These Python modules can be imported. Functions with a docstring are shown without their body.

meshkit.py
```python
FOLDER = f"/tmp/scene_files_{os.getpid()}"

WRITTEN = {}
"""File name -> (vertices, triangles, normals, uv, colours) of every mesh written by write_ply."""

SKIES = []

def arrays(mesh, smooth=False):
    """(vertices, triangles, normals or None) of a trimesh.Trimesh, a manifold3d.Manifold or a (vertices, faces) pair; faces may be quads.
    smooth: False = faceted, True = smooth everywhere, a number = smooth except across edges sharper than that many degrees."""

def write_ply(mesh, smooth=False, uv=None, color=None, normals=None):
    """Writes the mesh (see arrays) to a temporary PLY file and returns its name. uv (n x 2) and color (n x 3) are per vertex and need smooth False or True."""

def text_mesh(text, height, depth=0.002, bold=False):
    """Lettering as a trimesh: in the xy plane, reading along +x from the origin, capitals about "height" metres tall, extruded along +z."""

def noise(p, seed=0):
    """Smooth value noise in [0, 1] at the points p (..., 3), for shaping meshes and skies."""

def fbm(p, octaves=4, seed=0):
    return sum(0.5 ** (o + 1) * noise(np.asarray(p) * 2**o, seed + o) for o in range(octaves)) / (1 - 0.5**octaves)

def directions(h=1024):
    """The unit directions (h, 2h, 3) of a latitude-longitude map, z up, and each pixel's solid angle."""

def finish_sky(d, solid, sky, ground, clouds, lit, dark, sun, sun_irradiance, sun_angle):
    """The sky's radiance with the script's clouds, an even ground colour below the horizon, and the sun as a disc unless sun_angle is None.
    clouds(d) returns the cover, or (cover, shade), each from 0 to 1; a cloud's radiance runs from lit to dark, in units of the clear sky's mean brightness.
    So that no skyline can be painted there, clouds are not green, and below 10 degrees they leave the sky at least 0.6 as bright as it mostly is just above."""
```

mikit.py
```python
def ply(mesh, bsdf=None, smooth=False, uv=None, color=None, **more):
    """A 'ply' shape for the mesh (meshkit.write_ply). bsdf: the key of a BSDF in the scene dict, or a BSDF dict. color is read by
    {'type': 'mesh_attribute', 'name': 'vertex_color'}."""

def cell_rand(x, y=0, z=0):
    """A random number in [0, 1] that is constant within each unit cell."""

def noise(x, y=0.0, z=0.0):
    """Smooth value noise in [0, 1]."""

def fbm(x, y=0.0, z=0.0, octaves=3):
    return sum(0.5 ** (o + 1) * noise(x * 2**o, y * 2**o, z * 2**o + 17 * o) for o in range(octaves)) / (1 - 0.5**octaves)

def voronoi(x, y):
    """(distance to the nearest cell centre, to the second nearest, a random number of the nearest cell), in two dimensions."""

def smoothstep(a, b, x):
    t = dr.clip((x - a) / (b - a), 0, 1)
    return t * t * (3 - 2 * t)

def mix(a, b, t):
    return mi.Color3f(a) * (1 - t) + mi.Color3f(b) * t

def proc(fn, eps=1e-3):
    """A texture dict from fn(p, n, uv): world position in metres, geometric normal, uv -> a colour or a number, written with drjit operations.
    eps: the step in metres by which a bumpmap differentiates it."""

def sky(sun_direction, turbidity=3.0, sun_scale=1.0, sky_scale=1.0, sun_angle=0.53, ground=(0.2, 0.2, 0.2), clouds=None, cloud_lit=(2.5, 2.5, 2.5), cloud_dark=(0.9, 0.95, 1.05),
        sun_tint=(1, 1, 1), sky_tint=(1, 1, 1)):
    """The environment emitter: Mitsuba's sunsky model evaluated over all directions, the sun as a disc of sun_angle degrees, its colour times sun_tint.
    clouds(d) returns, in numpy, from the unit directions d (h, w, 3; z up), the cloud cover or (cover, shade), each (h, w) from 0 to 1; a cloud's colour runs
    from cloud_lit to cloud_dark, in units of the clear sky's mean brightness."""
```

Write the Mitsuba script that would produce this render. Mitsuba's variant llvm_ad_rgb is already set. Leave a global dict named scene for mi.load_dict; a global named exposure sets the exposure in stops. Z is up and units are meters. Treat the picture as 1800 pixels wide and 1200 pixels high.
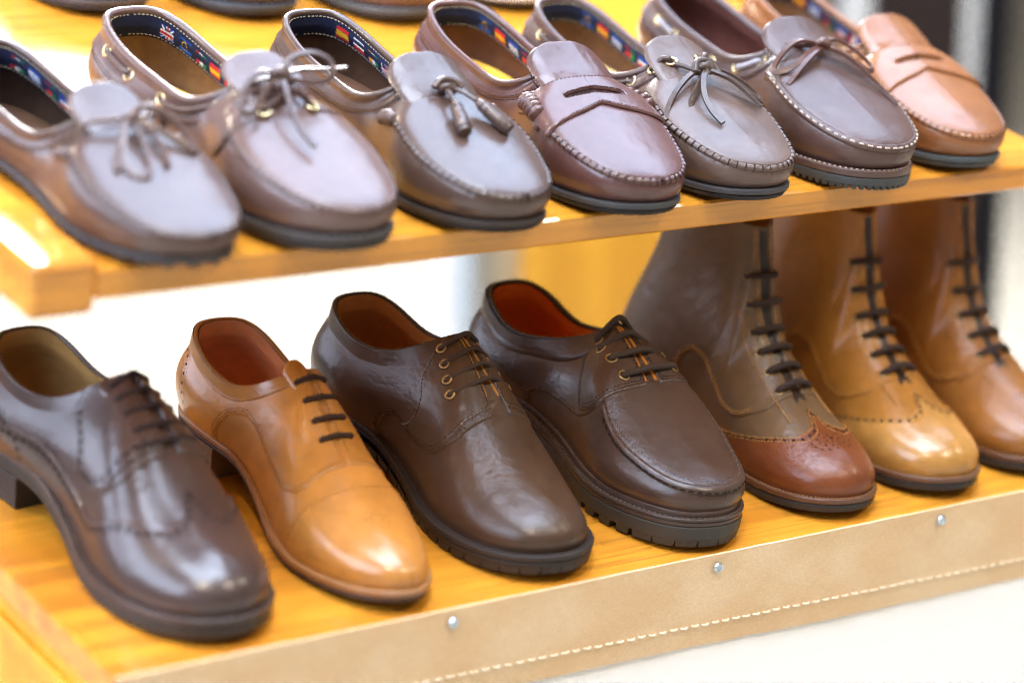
import math, random
import numpy as np, trimesh, mitsuba as mi, drjit as dr, mikit, meshkit
from mikit import proc, noise, fbm, voronoi, smoothstep, mix, cell_rand
from scipy.interpolate import CubicSpline, PchipInterpolator
from scipy.spatial import cKDTree
random.seed(5); np.random.seed(5)
RNG = np.random.default_rng(11)
T = mi.ScalarTransform4f
scene, labels = {}, {}

# ---------------------------------------------------------------- camera, light, exposure
TILT = 12.0                                   # the display leans 12 degrees towards the front
ST = T().translate([0, 0, 0.8]).rotate([1, 0, 0], TILT)      # stand frame (x along shelf, y back, z off the shelf) -> world
STM = np.array(ST.matrix, float)
def world(p): return (STM @ np.array([*p, 1.0]))[:3]
CAM_R = np.array([0.80613497, -0.5914102, 0.0195035]); CAM_U = np.array([0.11493, 0.18886, 0.97526]); CAM_F = np.array([0.58041718, 0.78387655, -0.22057528])
CAM_U = np.cross(CAM_R, CAM_F); CAM_U /= np.linalg.norm(CAM_U)
EYE = world((-1.25, -1.39, 0.934))
scene['camera'] = {'type': 'thinlens', 'to_world': T().look_at(EYE.tolist(), (EYE + CAM_F).tolist(), CAM_U.tolist()),
                   'fov': 2 * math.degrees(math.atan(900 / 5040)), 'fov_axis': 'x', 'near_clip': 0.05, 'far_clip': 100.0,
                   'aperture_radius': 0.024, 'focus_distance': 2.16}
LIGHTS = []     # lamps and windows of the hall, and added lights, well outside the picture: (name, label, centre, facing, size, radiance)
def lamp(name, label, c, to, size, L, round_=False): LIGHTS.append((name, label, c, to, size, L, round_))
lamp('skylight', 'pale blue skylight above the back of the stall', (1.3, 1.0, 4.2), (0.3, 0.3, 0.9), (1.6, 1.0), (3.6, 4.8, 6.9))
lamp('front_skylight', 'bright bluish skylight above the front of the stall', (-0.4, -0.6, 4.2), (-0.1, -0.1, 0.9), (1.1, 0.85), (9.0, 10.6, 13.5))
lamp('side_window', 'bluish window high on the left side of the stall', (-2.9, 0.0, 2.5), (0.0, 0.1, 0.9), (1.5, 0.9), (3.6, 4.5, 6.2))
lamp('added_left_panel', 'wide bluish glowing panel added far back on the left', (-3.4, 3.6, 2.0), (0.0, 0.2, 0.9), (1.9, 0.75), (2.6, 3.1, 4.2))  # glowing panel added in place of a bright wall at the back left
lamp('back_window', 'high bright window at the back of the hall', (2.5, 4.6, 4.0), (0.0, 0.3, 1.0), (1.6, 1.0), (30.0, 31.0, 32.0))
for x, y, where in ((-1.3, -1.5, 'the front left corner of the stall'), (0.4, -2.1, 'the aisle in front of the stall'), (2.2, -1.7, 'the front right corner of the stall'),
                    (-1.6, 0.9, 'the left end of the shelves'), (-0.9, 3.0, 'the far floor, added to brighten it')):  # the rearmost lamp is added to brighten the background floor
    lamp('ceiling_lamp', 'round warm white ceiling lamp above ' + where, (x, y, 3.3), (x * .8, y * .8, 0), (.17, .17), (94, 82, 64), True)
scene['ambient'] = {'type': 'constant', 'radiance': {'type': 'rgb', 'value': [0.24, 0.225, 0.205]}}
exposure = 0.22

# ---------------------------------------------------------------- materials
def rgb(*c): return {'type': 'rgb', 'value': list(c)}
def vcol(): return {'type': 'mesh_attribute', 'name': 'vertex_color'}
def two(b): return {'type': 'twosided', 'bsdf': b}
def leather_bump(p, n, uv):
    return 0.35 * noise(p.x * 1000, p.y * 1000, p.z * 1000) + 0.9 * noise(p.x * 370, p.y * 370, p.z * 370) + 1.8 * noise(p.x * 120, p.y * 120, p.z * 120)
def grain_bump(p, n, uv): return noise(p.x * 1500, p.y * 1500, p.z * 1500)
LB = proc(leather_bump, eps=2e-4)
GB = proc(grain_bump, eps=2e-4)
def rough_fn(lo, hi):
    def f(p, n, uv): return lo + (hi - lo) * fbm(p.x * 45, p.y * 45, p.z * 45, 3)
    return proc(f)
def bump(b, tex, s): return {'type': 'bumpmap', 'arbitrary': tex, 'scale': s, 'bsdf': b}
scene['leather_polished'] = two(bump({'type': 'principled', 'base_color': vcol(), 'roughness': rough_fn(0.20, 0.32), 'specular': 0.55, 'clearcoat': 0.8, 'clearcoat_gloss': 0.9}, LB, 1.1e-4))
scene['leather_satin'] = two(bump({'type': 'principled', 'base_color': vcol(), 'roughness': rough_fn(0.26, 0.40), 'specular': 0.5, 'clearcoat': 0.35, 'clearcoat_gloss': 0.8}, LB, 1.6e-4))
scene['leather_oiled'] = two(bump({'type': 'principled', 'base_color': vcol(), 'roughness': rough_fn(0.26, 0.40), 'specular': 0.5}, LB, 1.8e-4))
scene['rubber'] = two(bump({'type': 'principled', 'base_color': vcol(), 'roughness': 0.55, 'specular': 0.45}, GB, 7e-5))
scene['cloth'] = two(bump({'type': 'principled', 'base_color': vcol(), 'roughness': 0.85, 'specular': 0.2, 'sheen': 0.4}, GB, 1.5e-4))
scene['brass'] = {'type': 'principled', 'base_color': rgb(0.86, 0.68, 0.36), 'metallic': 1.0, 'roughness': 0.22}
scene['brass_dark'] = {'type': 'principled', 'base_color': rgb(0.42, 0.28, 0.12), 'metallic': 1.0, 'roughness': 0.35}
scene['steel'] = {'type': 'principled', 'base_color': rgb(0.62, 0.70, 0.76), 'metallic': 1.0, 'roughness': 0.18}

# ---------------------------------------------------------------- scene entries
def numbered(key):
    if key not in scene and key not in labels and not any(k.startswith(key + '__') for k in scene): return key
    i = 1
    while f'{key}_{i:03d}' in scene or f'{key}_{i:03d}' in labels or any(k.startswith(f'{key}_{i:03d}__') for k in scene): i += 1
    return f'{key}_{i:03d}'
def thing(name, label, cat, group=None):
    k = numbered(name); labels[k] = {'label': label, 'category': cat}
    if group: labels[k]['group'] = group
    return k
def put(parent, name, mesh, bsdf, smooth=False, color=None, M=None, label=None, kind=None):
    v, f = (mesh.vertices, mesh.faces) if hasattr(mesh, 'vertices') else mesh
    v = np.asarray(v, float); f = np.asarray(f, int)
    if color is not None:
        color = np.asarray(color, float)
        if color.ndim == 1: color = tint(v, color)
    key = numbered((parent + '__' if parent else '') + name)
    d = mikit.ply((v, f), bsdf, smooth=smooth, color=color)
    if M is not None: d['to_world'] = M
    scene[key] = d
    if label or kind:
        labels.setdefault(key, {})
        if label: labels[key]['label'] = label
        if kind: labels[key]['kind'] = kind
    return key
def tint(v, c, amt=0.22, scale=30.0, seed=0):
    """colour of a dyed surface: mottled by noise"""
    n = meshkit.fbm(v * scale + seed * 3.1, 3, seed) - 0.5
    m = meshkit.fbm(v * scale * 5 + 9, 2, seed + 5) - 0.5
    return np.clip(np.asarray(c)[None] * (1 + amt * 2.2 * n + amt * m)[:, None], 0, 1)

# ---------------------------------------------------------------- mesh tools
def cat(*ms):
    vs, fs, o = [], [], 0
    for v, f in ms:
        vs.append(np.asarray(v, float)); f = np.asarray(f, int)
        if f.shape[1] == 4: f = np.vstack([f[:, [0, 1, 2]], f[:, [0, 2, 3]]])
        fs.append(f + o); o += len(v)
    return np.vstack(vs), np.vstack(fs)
def box(x0, x1, y0, y1, z0, z1, r=0.0015):
    b = trimesh.creation.box((1, 1, 1))
    c = np.array([(x0 + x1) / 2, (y0 + y1) / 2, (z0 + z1) / 2]); s = np.array([x1 - x0, y1 - y0, z1 - z0]) / 2
    if r <= 0: return b.vertices * 2 * s + c, b.faces
    import manifold3d as m3
    pts = []
    for i in (-1, 1):
        for j in (-1, 1):
            for k in (-1, 1):
                q = np.array([i, j, k]) * s
                for a in range(3):
                    w = np.array([i, j, k]) * r; w[a] = 0; pts.append(q - w)
    h = m3.Manifold.hull_points(np.array(pts) + c).to_mesh()
    return np.array(h.vert_properties[:, :3], float), np.array(h.tri_verts, int)
def tube(pts, r, n=8, closed=False, flat=1.0, upv=None, caps=True, turn=0.0):
    """sweep of a round (or flattened) section along pts"""
    p = np.asarray(pts, float); m = len(p)
    r = np.broadcast_to(np.asarray(r, float), (m,))
    if closed: t = np.roll(p, -1, 0) - np.roll(p, 1, 0)
    else: t = np.gradient(p, axis=0)
    t /= np.linalg.norm(t, axis=1, keepdims=True) + 1e-12
    u = np.zeros_like(p)
    a = np.array([0, 0, 1.0]) if upv is None else np.asarray(upv, float)
    if a.ndim == 1:
        a0 = a if abs(t[0] @ a) < 0.95 else np.array([1.0, 0, 0])
        for i in range(m):
            a0 = a0 - (a0 @ t[i]) * t[i]; a0 /= np.linalg.norm(a0) + 1e-12; u[i] = a0
    else:
        u = a - (a * t).sum(1, keepdims=True) * t; u /= np.linalg.norm(u, axis=1, keepdims=True) + 1e-12
    w = np.cross(t, u)
    ang = np.arange(n) * 2 * np.pi / n + turn
    V = p[:, None] + r[:, None, None] * (np.sin(ang)[None, :, None] * u[:, None] * flat + np.cos(ang)[None, :, None] * w[:, None])
    V = V.reshape(-1, 3)
    F = []
    for i in range(m if closed else m - 1):
        i2 = (i + 1) % m
        for k in range(n):
            k2 = (k + 1) % n
            F.append((i * n + k, i2 * n + k, i2 * n + k2, i * n + k2))
    F = np.array(F); F = np.vstack([F[:, [0, 1, 2]], F[:, [0, 2, 3]]])
    if caps and not closed:
        b = len(V); V = np.vstack([V, p[:1], p[-1:]])
        k = np.arange(n); k2 = (k + 1) % n
        F = np.vstack([F, np.stack([k, k2, k * 0 + b], 1), np.stack([k2 + (m - 1) * n, k + (m - 1) * n, k * 0 + b + 1], 1)])
    return V, F
def spl(pts, n=40, closed=False):
    p = np.asarray(pts, float)
    if closed: p = np.vstack([p, p[:1]])
    d = np.concatenate([[0], np.cumsum(np.linalg.norm(np.diff(p, axis=0), axis=1) ** 0.6)])
    s = CubicSpline(d, p, bc_type='periodic' if closed else 'natural')
    return s(np.linspace(0, d[-1], n + 1)[:-1] if closed else np.linspace(0, d[-1], n))
def torus(c, nrm, R, r, n=18, m=8, squash=1.0):
    nrm = np.asarray(nrm, float) / np.linalg.norm(nrm)
    a = np.cross(nrm, [0.3, 0.1, 0.9]); a /= np.linalg.norm(a); b = np.cross(nrm, a)
    th = np.arange(n) * 2 * np.pi / n
    ring = c + R * (np.cos(th)[:, None] * a + np.sin(th)[:, None] * b)
    return tube(ring, r, m, closed=True, upv=np.tile(nrm, (n, 1)), flat=squash)
def disc(c, nrm, R, n=10):
    nrm = np.asarray(nrm, float) / np.linalg.norm(nrm)
    a = np.cross(nrm, [0.3, 0.1, 0.9]); a /= np.linalg.norm(a); b = np.cross(nrm, a)
    th = np.arange(n) * 2 * np.pi / n
    V = np.vstack([c + R * (np.cos(th)[:, None] * a + np.sin(th)[:, None] * b), [c]])
    k = np.arange(n)
    return V, np.stack([k, (k + 1) % n, k * 0 + n], 1)
def split(V, F, f):
    """the part of the mesh where f >= 0; V may carry extra columns"""
    pos = f >= 0
    c = pos[F].sum(1)
    keep = F[c == 3]
    newV, cache_a, cache_b = [], [], []
    def cross(a, b): cache_a.append(a); cache_b.append(b)
    one, twoo = F[c == 1], F[c == 2]
    out = [keep]
    A, B = [], []
    if len(one):
        k = np.argmax(pos[one], axis=1); r = np.arange(len(one))
        p, q, s = one[r, k], one[r, (k + 1) % 3], one[r, (k + 2) % 3]
        A += [p, p]; B += [q, s]
    if len(twoo):
        k = np.argmin(pos[twoo], axis=1); r = np.arange(len(twoo))
        p2, q2, s2 = twoo[r, k], twoo[r, (k + 1) % 3], twoo[r, (k + 2) % 3]
        A += [q2, s2]; B += [p2, p2]
    if not A:
        V2, F2 = V, keep
    else:
        a = np.concatenate(A); b = np.concatenate(B)
        lo, hi = np.minimum(a, b), np.maximum(a, b)
        code = lo.astype(np.int64) * len(V) + hi
        u, inv = np.unique(code, return_inverse=True)
        lo, hi = u // len(V), u % len(V)
        t = (f[lo] / (f[lo] - f[hi]))[:, None]
        V2 = np.vstack([V, V[lo] * (1 - t) + V[hi] * t])
        idx = inv + len(V); o = 0
        if len(one):
            n = len(one); e1, e2 = idx[:n], idx[n:2 * n]; o = 2 * n
            out.append(np.stack([p, e1, e2], 1))
        if len(twoo):
            n = len(twoo); eq, es = idx[o:o + n], idx[o + n:o + 2 * n]
            out += [np.stack([q2, s2, es], 1), np.stack([q2, es, eq], 1)]
        F2 = np.vstack(out)
    used = np.unique(F2); m = -np.ones(len(V2), int); m[used] = np.arange(len(used))
    return V2[used], m[F2]
def isolines(V, F, f):
    """chains of points where f = 0"""
    pos = f >= 0; c = pos[F].sum(1); X = F[(c == 1) | (c == 2)]
    if not len(X): return []
    E = []
    for i, j in ((0, 1), (1, 2), (2, 0)):
        a, b = X[:, i], X[:, j]; x = pos[a] != pos[b]
        E.append(np.where(x, np.minimum(a, b).astype(np.int64) * len(V) + np.maximum(a, b), -1))
    E = np.sort(np.stack(E, 1), 1)[:, 1:]
    u, inv = np.unique(E, return_inverse=True); seg = inv.reshape(-1, 2)
    lo, hi = u // len(V), u % len(V); t = (f[lo] / (f[lo] - f[hi]))[:, None]
    P = V[lo] * (1 - t) + V[hi] * t
    nb = {}
    for a, b in seg: nb.setdefault(a, []).append(b); nb.setdefault(b, []).append(a)
    seen, chains = set(), []
    for start in sorted(nb, key=lambda k: len(nb[k]) != 1):
        if start in seen: continue
        ch = [start]; seen.add(start)
        while True:
            nx = [x for x in nb[ch[-1]] if x not in seen]
            if not nx: break
            ch.append(nx[0]); seen.add(nx[0])
        if len(ch) > 2:
            if len(nb[ch[0]]) == 2 and ch[0] in nb[ch[-1]]: ch.append(ch[0])
            chains.append(P[ch])
    return chains
def resample(P, step, off=0.0):
    d = np.concatenate([[0], np.cumsum(np.linalg.norm(np.diff(P[:, :3], axis=0), axis=1))])
    n = int((d[-1] - off) / step)
    if n < 1: return P[:0]
    s = off + np.arange(n + 1) * step
    return np.stack([np.interp(s, d, P[:, k]) for k in range(P.shape[1])], 1)
def smooth_chain(P, it=3):
    P = P.copy()
    for _ in range(it): P[1:-1] = 0.25 * P[:-2] + 0.5 * P[1:-1] + 0.25 * P[2:]
    return P
def sd_poly(q, poly):
    """signed distance (positive inside) from 2D points q to a polygon"""
    poly = np.asarray(poly, float); q = np.asarray(q, float)
    best = np.full(len(q), 1e9); inside = np.zeros(len(q), bool)
    for i in range(len(poly)):
        a, b = poly[i], poly[(i + 1) % len(poly)]
        e = b - a; w = q - a
        t = np.clip((w @ e) / (e @ e + 1e-18), 0, 1)
        best = np.minimum(best, np.linalg.norm(w - t[:, None] * e, axis=1))
        c = ((a[1] <= q[:, 1]) & (b[1] > q[:, 1])) | ((b[1] <= q[:, 1]) & (a[1] > q[:, 1]))
        with np.errstate(divide='ignore', invalid='ignore'):
            xi = a[0] + (q[:, 1] - a[1]) * (b[0] - a[0]) / (b[1] - a[1])
        inside ^= c & (q[:, 0] < xi)
    return np.where(inside, best, -best)
def sstep(a, b, x):
    t = np.clip((np.asarray(x, float) - a) / (b - a), 0, 1); return t * t * (3 - 2 * t)

# ---------------------------------------------------------------- the last: a parametric shoe upper
NEAR = [(0, 0), (.0215, .0035), (.0315, .024), (.0335, .055), (.0310, .10), (.0345, .15), (.0445, .188), (.0472, .212), (.0425, .246), (.0275, .273), (0, .285)]
FAR = [(0, 0), (.0215, .0035), (.0325, .024), (.0350, .055), (.0355, .10), (.0400, .15), (.0470, .182), (.0480, .205), (.0420, .242), (.0270, .272), (0, .285)]
class Last:
    def __init__(s, near=NEAR, far=FAR, wid=1.0, length=.285, toe_x=0.003, zf=None, top=None, ridge=None, yT=.155, m=2.3, prof=None, seam_at=None, bulge=.0025, heelb=.004,
                 N=120, M=56, wblend=(.05, .02), spring=.009, sole=.010, heel=.022, clean=0.5, ankle=None, rid_x=0.0):
        k = length / .285
        s.L, s.spring, s.sole, s.heel, s.k = length, spring, sole, heel, k
        s.M, s.N = M, N
        S = []
        for sgn, ctl in ((1, near), (-1, far)):
            p = np.array(ctl, float); p[:, 0] *= wid * sgn; p[:, 1] *= k
            p[:, 0] += toe_x * sstep(.18 * k, .285 * k, p[:, 1])
            d = np.concatenate([[0], np.cumsum(np.linalg.norm(np.diff(p, axis=0), axis=1))])
            cs = CubicSpline(d, p, bc_type=((1, (sgn, 0.0)), (1, (-sgn, 0.0))))
            q = cs(np.linspace(0, d[-1], 900))
            d = np.concatenate([[0], np.cumsum(np.linalg.norm(np.diff(q, axis=0), axis=1))])
            t = np.linspace(0, d[-1], N)
            S.append(np.stack([np.interp(t, d, q[:, 0]), np.interp(t, d, q[:, 1])], 1))
        s.P = S                                             # feather outline, near and far half
        s.ring = np.vstack([S[0], S[1][::-1][1:-1]])        # closed outline
        yT *= k
        topn = np.array(top, float); topn[:, 1] *= k
        rd = np.array(ridge, float); rd[:, 0] *= k
        rs = CubicSpline(np.concatenate([[0], np.cumsum(np.linalg.norm(np.diff(rd, axis=0), axis=1))]), rd)
        rl = rs.x[-1]
        s.ridge_len = rl
        fine = rs(np.linspace(0, rl, 400))
        cum = np.concatenate([[0], np.cumsum(np.linalg.norm(np.diff(fine, axis=0), axis=1))]); s.ridge_len = rl = cum[-1]
        tan = np.gradient(fine, axis=0); tan /= np.linalg.norm(tan, axis=1, keepdims=True)
        tt = np.linspace(0, 1, M + 1); phi = tt * np.pi / 2
        if prof is None:
            a = 1 - np.clip(np.cos(phi), 0, 1) ** (2 / m); b = np.sin(phi) ** (2 / m)
        else:
            pr = np.array(prof, float); d = np.concatenate([[0], np.cumsum(np.hypot(np.diff(pr[:, 0]), np.diff(pr[:, 1])))])
            ia, ib = CubicSpline(d / d[-1], pr[:, 0]), CubicSpline(d / d[-1], pr[:, 1])
            a, b = ia(tt), ib(tt)
            a[-1] = b[-1] = 1; a[0] = b[0] = 0
        s.ts = 0.6 if seam_at is None else (d[seam_at] / d[-1] if prof is not None else seam_at)
        s.V = []; s.Q = []
        G, RS, TT = [], [], []
        for si, (sgn, P) in enumerate(zip((1, -1), S)):
            d = np.concatenate([[0], np.cumsum(np.linalg.norm(np.diff(P, axis=0), axis=1))])
            half = np.argmax(P[:, 1] > yT); s.jT = half
            yth = topn[-1, 1]
            tp = topn * [sgn, 1, 1]; tp[:, 0] += rid_x * sstep(.35 * yth, yth, tp[:, 1])
            dd = np.concatenate([[0], np.cumsum(np.linalg.norm(np.diff(tp, axis=0), axis=1))])
            ts = CubicSpline(dd, tp, bc_type=((1, (sgn, 0.0, 0.0)), 'not-a-knot'))
            ff = np.clip(d / d[half], 0, 1)
            tq = ts(ff * dd[-1])
            tl = np.concatenate([[0], np.cumsum(np.linalg.norm(np.diff(tq[:half + 1], axis=0), axis=1))])
            g = np.clip((P[:, 1] - P[half, 1]) / (P[-1, 1] - P[half, 1]), 0, 1)
            r_s = g * rl
            rq = np.stack([toe_x * sstep(.13 * k, .26 * k, np.interp(r_s, cum, fine[:, 0])) + rid_x * (1 - sstep(.16 * k, .25 * k, np.interp(r_s, cum, fine[:, 0]))), np.interp(r_s, cum, fine[:, 0]), np.interp(r_s, cum, fine[:, 1])], 1)
            tg = np.stack([np.interp(r_s, cum, tan[:, 0]), np.interp(r_s, cum, tan[:, 1])], 1); tg /= np.linalg.norm(tg, axis=1, keepdims=True)
            isT = np.arange(len(P)) <= half
            Q = np.where(isT[:, None], tq, rq)
            Q[half] = rq[half]
            rsv = np.where(isT, -(tl[-1] - np.interp(np.arange(len(P)), np.arange(half + 1), tl)), r_s)
            z0 = s.zt(P[:, 1])
            P3 = np.column_stack([P, z0])
            # outline normals
            tgo = np.gradient(P, axis=0); no = np.stack([tgo[:, 1], -tgo[:, 0]], 1) * sgn; no /= np.linalg.norm(no, axis=1, keepdims=True)
            # vamp sections in the ridge frame
            D = P3 - Q
            tau = D[:, 1] * tg[:, 0] + D[:, 2] * tg[:, 1]; nu = -D[:, 1] * tg[:, 1] + D[:, 2] * tg[:, 0]
            steep = np.abs(tg[:, 1])[:, None]
            c = (1 - steep) * a[None] + steep * (0.35 * a + 0.65 * tt)[None]
            X = Q[:, :1] + D[:, :1] * (1 - a[None]); ta = tau[:, None] * (1 - c); nn = nu[:, None] * (1 - b[None])
            Yv = Q[:, 1:2] + ta * tg[:, :1] - nn * tg[:, 1:]; Zv = Q[:, 2:3] + ta * tg[:, 1:] + nn * tg[:, :1]
            A = np.stack([X, Yv, Zv], -1)
            # quarter sections
            bq = tt ** 0.95; aq = tt ** (1.0 if ankle else 1.6)
            Bq = P3[:, None] + (Q - P3)[:, None] * np.stack([aq, aq, bq], -1)[None]
            hb = heelb * (1 - sstep(.03 * k, .11 * k, P[:, 1])) + 0.0022
            if ankle: hb = hb * 0 + ankle * (1 - 0.7 * sstep(.0, .05, P[:, 1]))
            Bq[..., :2] += no[:, None] * (hb[:, None] * (np.sin(np.pi * np.clip(tt * 1.25, 0, 1)) if not ankle else np.sin(np.pi * 2.0 * tt ** 0.8) * (1 - .4 * tt))[None])[..., None]
            w = sstep(P[half, 1] - wblend[0], P[half, 1] + wblend[1], P[:, 1])[:, None, None]
            Gs = A * w + Bq * (1 - w)
            Gs[..., :2] += no[:, None] * (bulge * np.sin(np.pi * np.clip(tt * 1.35, 0, 1))[None] * w[..., 0])[..., None]
            G.append(Gs); RS.append(rsv); s.Q.append(Q)
        s.G, s.RS = G, RS
        # welded mesh: columns x y z, normal, rs, dR, t, y-foot, side, dF
        V, F, base = [], [], 0
        for si in (0, 1):
            g = G[si]; n = len(g)
            sl = np.linalg.norm(np.diff(g, axis=1), axis=2)
            dF = np.concatenate([np.zeros((n, 1)), np.cumsum(sl, 1)], 1); dR = dF[:, -1:] - dF
            col = np.concatenate([g, np.zeros_like(g), np.repeat(RS[si][:, None, None], M + 1, 1), dR[..., None], np.broadcast_to(tt[None, :, None], (n, M + 1, 1)),
                                  np.repeat(s.P[si][:, 1][:, None, None], M + 1, 1), np.full((n, M + 1, 1), 1.0 - 2 * si), dF[..., None], dF[..., None] - np.array([np.interp(s.ts, tt, r) for r in dF])[:, None, None]], -1)
            V.append(col.reshape(-1, col.shape[-1]))
            i, k2 = np.meshgrid(np.arange(n - 1), np.arange(M), indexing='ij')
            q = np.stack([i * (M + 1) + k2, (i + 1) * (M + 1) + k2, (i + 1) * (M + 1) + k2 + 1, i * (M + 1) + k2 + 1], -1).reshape(-1, 4)
            if si: q = q[:, ::-1]
            F.append(np.vstack([q[:, [0, 1, 2]], q[:, [0, 2, 3]]]) + base); base += len(V[-1])
        V, F = np.vstack(V), np.vstack(F)
        key = np.round(V[:, :3] * 2e5).astype(np.int64)
        _, first, inv = np.unique(key, axis=0, return_index=True, return_inverse=True)
        V = V[first]; F = inv.ravel()[F]; F = F[(F[:, 0] != F[:, 1]) & (F[:, 1] != F[:, 2]) & (F[:, 2] != F[:, 0])]
        s.V, s.F = V, F
        s.renormal()
    def renormal(s):
        v, f = s.V[:, :3], s.F
        n = np.zeros_like(v); fn = np.cross(v[f[:, 1]] - v[f[:, 0]], v[f[:, 2]] - v[f[:, 0]])
        for k in range(3): np.add.at(n, f[:, k], fn)
        n /= np.linalg.norm(n, axis=1, keepdims=True) + 1e-20
        s.V[:, 3:6] = n
        m = s.V[:, 8] > 0.25
        s.tree = cKDTree(s.V[:, :3]); s.top_idx = np.where((n[:, 2] > 0.12) & m)[0]; s.plan = cKDTree(s.V[s.top_idx, :2])
    # heights of the sole
    def zb(s, y):
        y = np.asarray(y, float) / s.k
        toe = s.spring * np.clip((y - .195) / .10, 0, 1.3) ** 2
        arch = s.heel * (1 - sstep(.085, .175, y))
        return toe + arch
    def zt(s, y): return s.zb(y) + s.sole
    def offset_ring(s, d):
        r = s.ring; t = np.roll(r, -1, 0) - np.roll(r, 1, 0); n = np.stack([t[:, 1], -t[:, 0]], 1)
        n /= np.linalg.norm(n, axis=1, keepdims=True)
        return r + n * np.broadcast_to(np.asarray(d, float), (len(r),))[:, None]
    def slab(s, d, zlo, zhi, rnd=.0012, taper=0.0, yclip=None):
        """a layer of the sole: outline grown by d between the heights zlo(y) and zhi(y)"""
        d = np.broadcast_to(np.asarray(d, float), (len(s.ring),)); N = s.N
        rings = []
        for dd, fz, dz in ((d - rnd - taper, zlo, 0), (d - rnd * .3 - taper, zlo, rnd * .4), (d - taper, zlo, rnd), (d, zhi, -rnd), (d - rnd * .3, zhi, -rnd * .4), (d - rnd, zhi, 0)):
            q = s.offset_ring(dd); rings.append(np.column_stack([q, fz(q[:, 1]) + dz]))
        n = len(s.ring)
        if yclip is not None:
            keep = np.where(s.ring[:, 1] < yclip)[0]
            a = keep[keep < N][-1]; b = keep[keep > N][0]
            order = np.concatenate([np.arange(b, n), np.arange(0, a + 1)])
            nn = len(order); rings = [r[order] for r in rings]
            near = [(nn - 1 - i) for i in range(nn // 2)]; far = [i for i in range(nn // 2)]
            loop_pairs = list(zip(near, far))
        else:
            nn = n; loop_pairs = [(0, 0)] + [(i, n - i) for i in range(1, N - 1)] + [(N - 1, N - 1)]
        V = np.vstack(rings); F = []
        for k in range(len(rings) - 1):
            i = np.arange(nn); j = (i + 1) % nn
            q = np.stack([k * nn + i, k * nn + j, (k + 1) * nn + j, (k + 1) * nn + i], 1)
            F += [q[:, [0, 1, 2]], q[:, [0, 2, 3]]]
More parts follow.
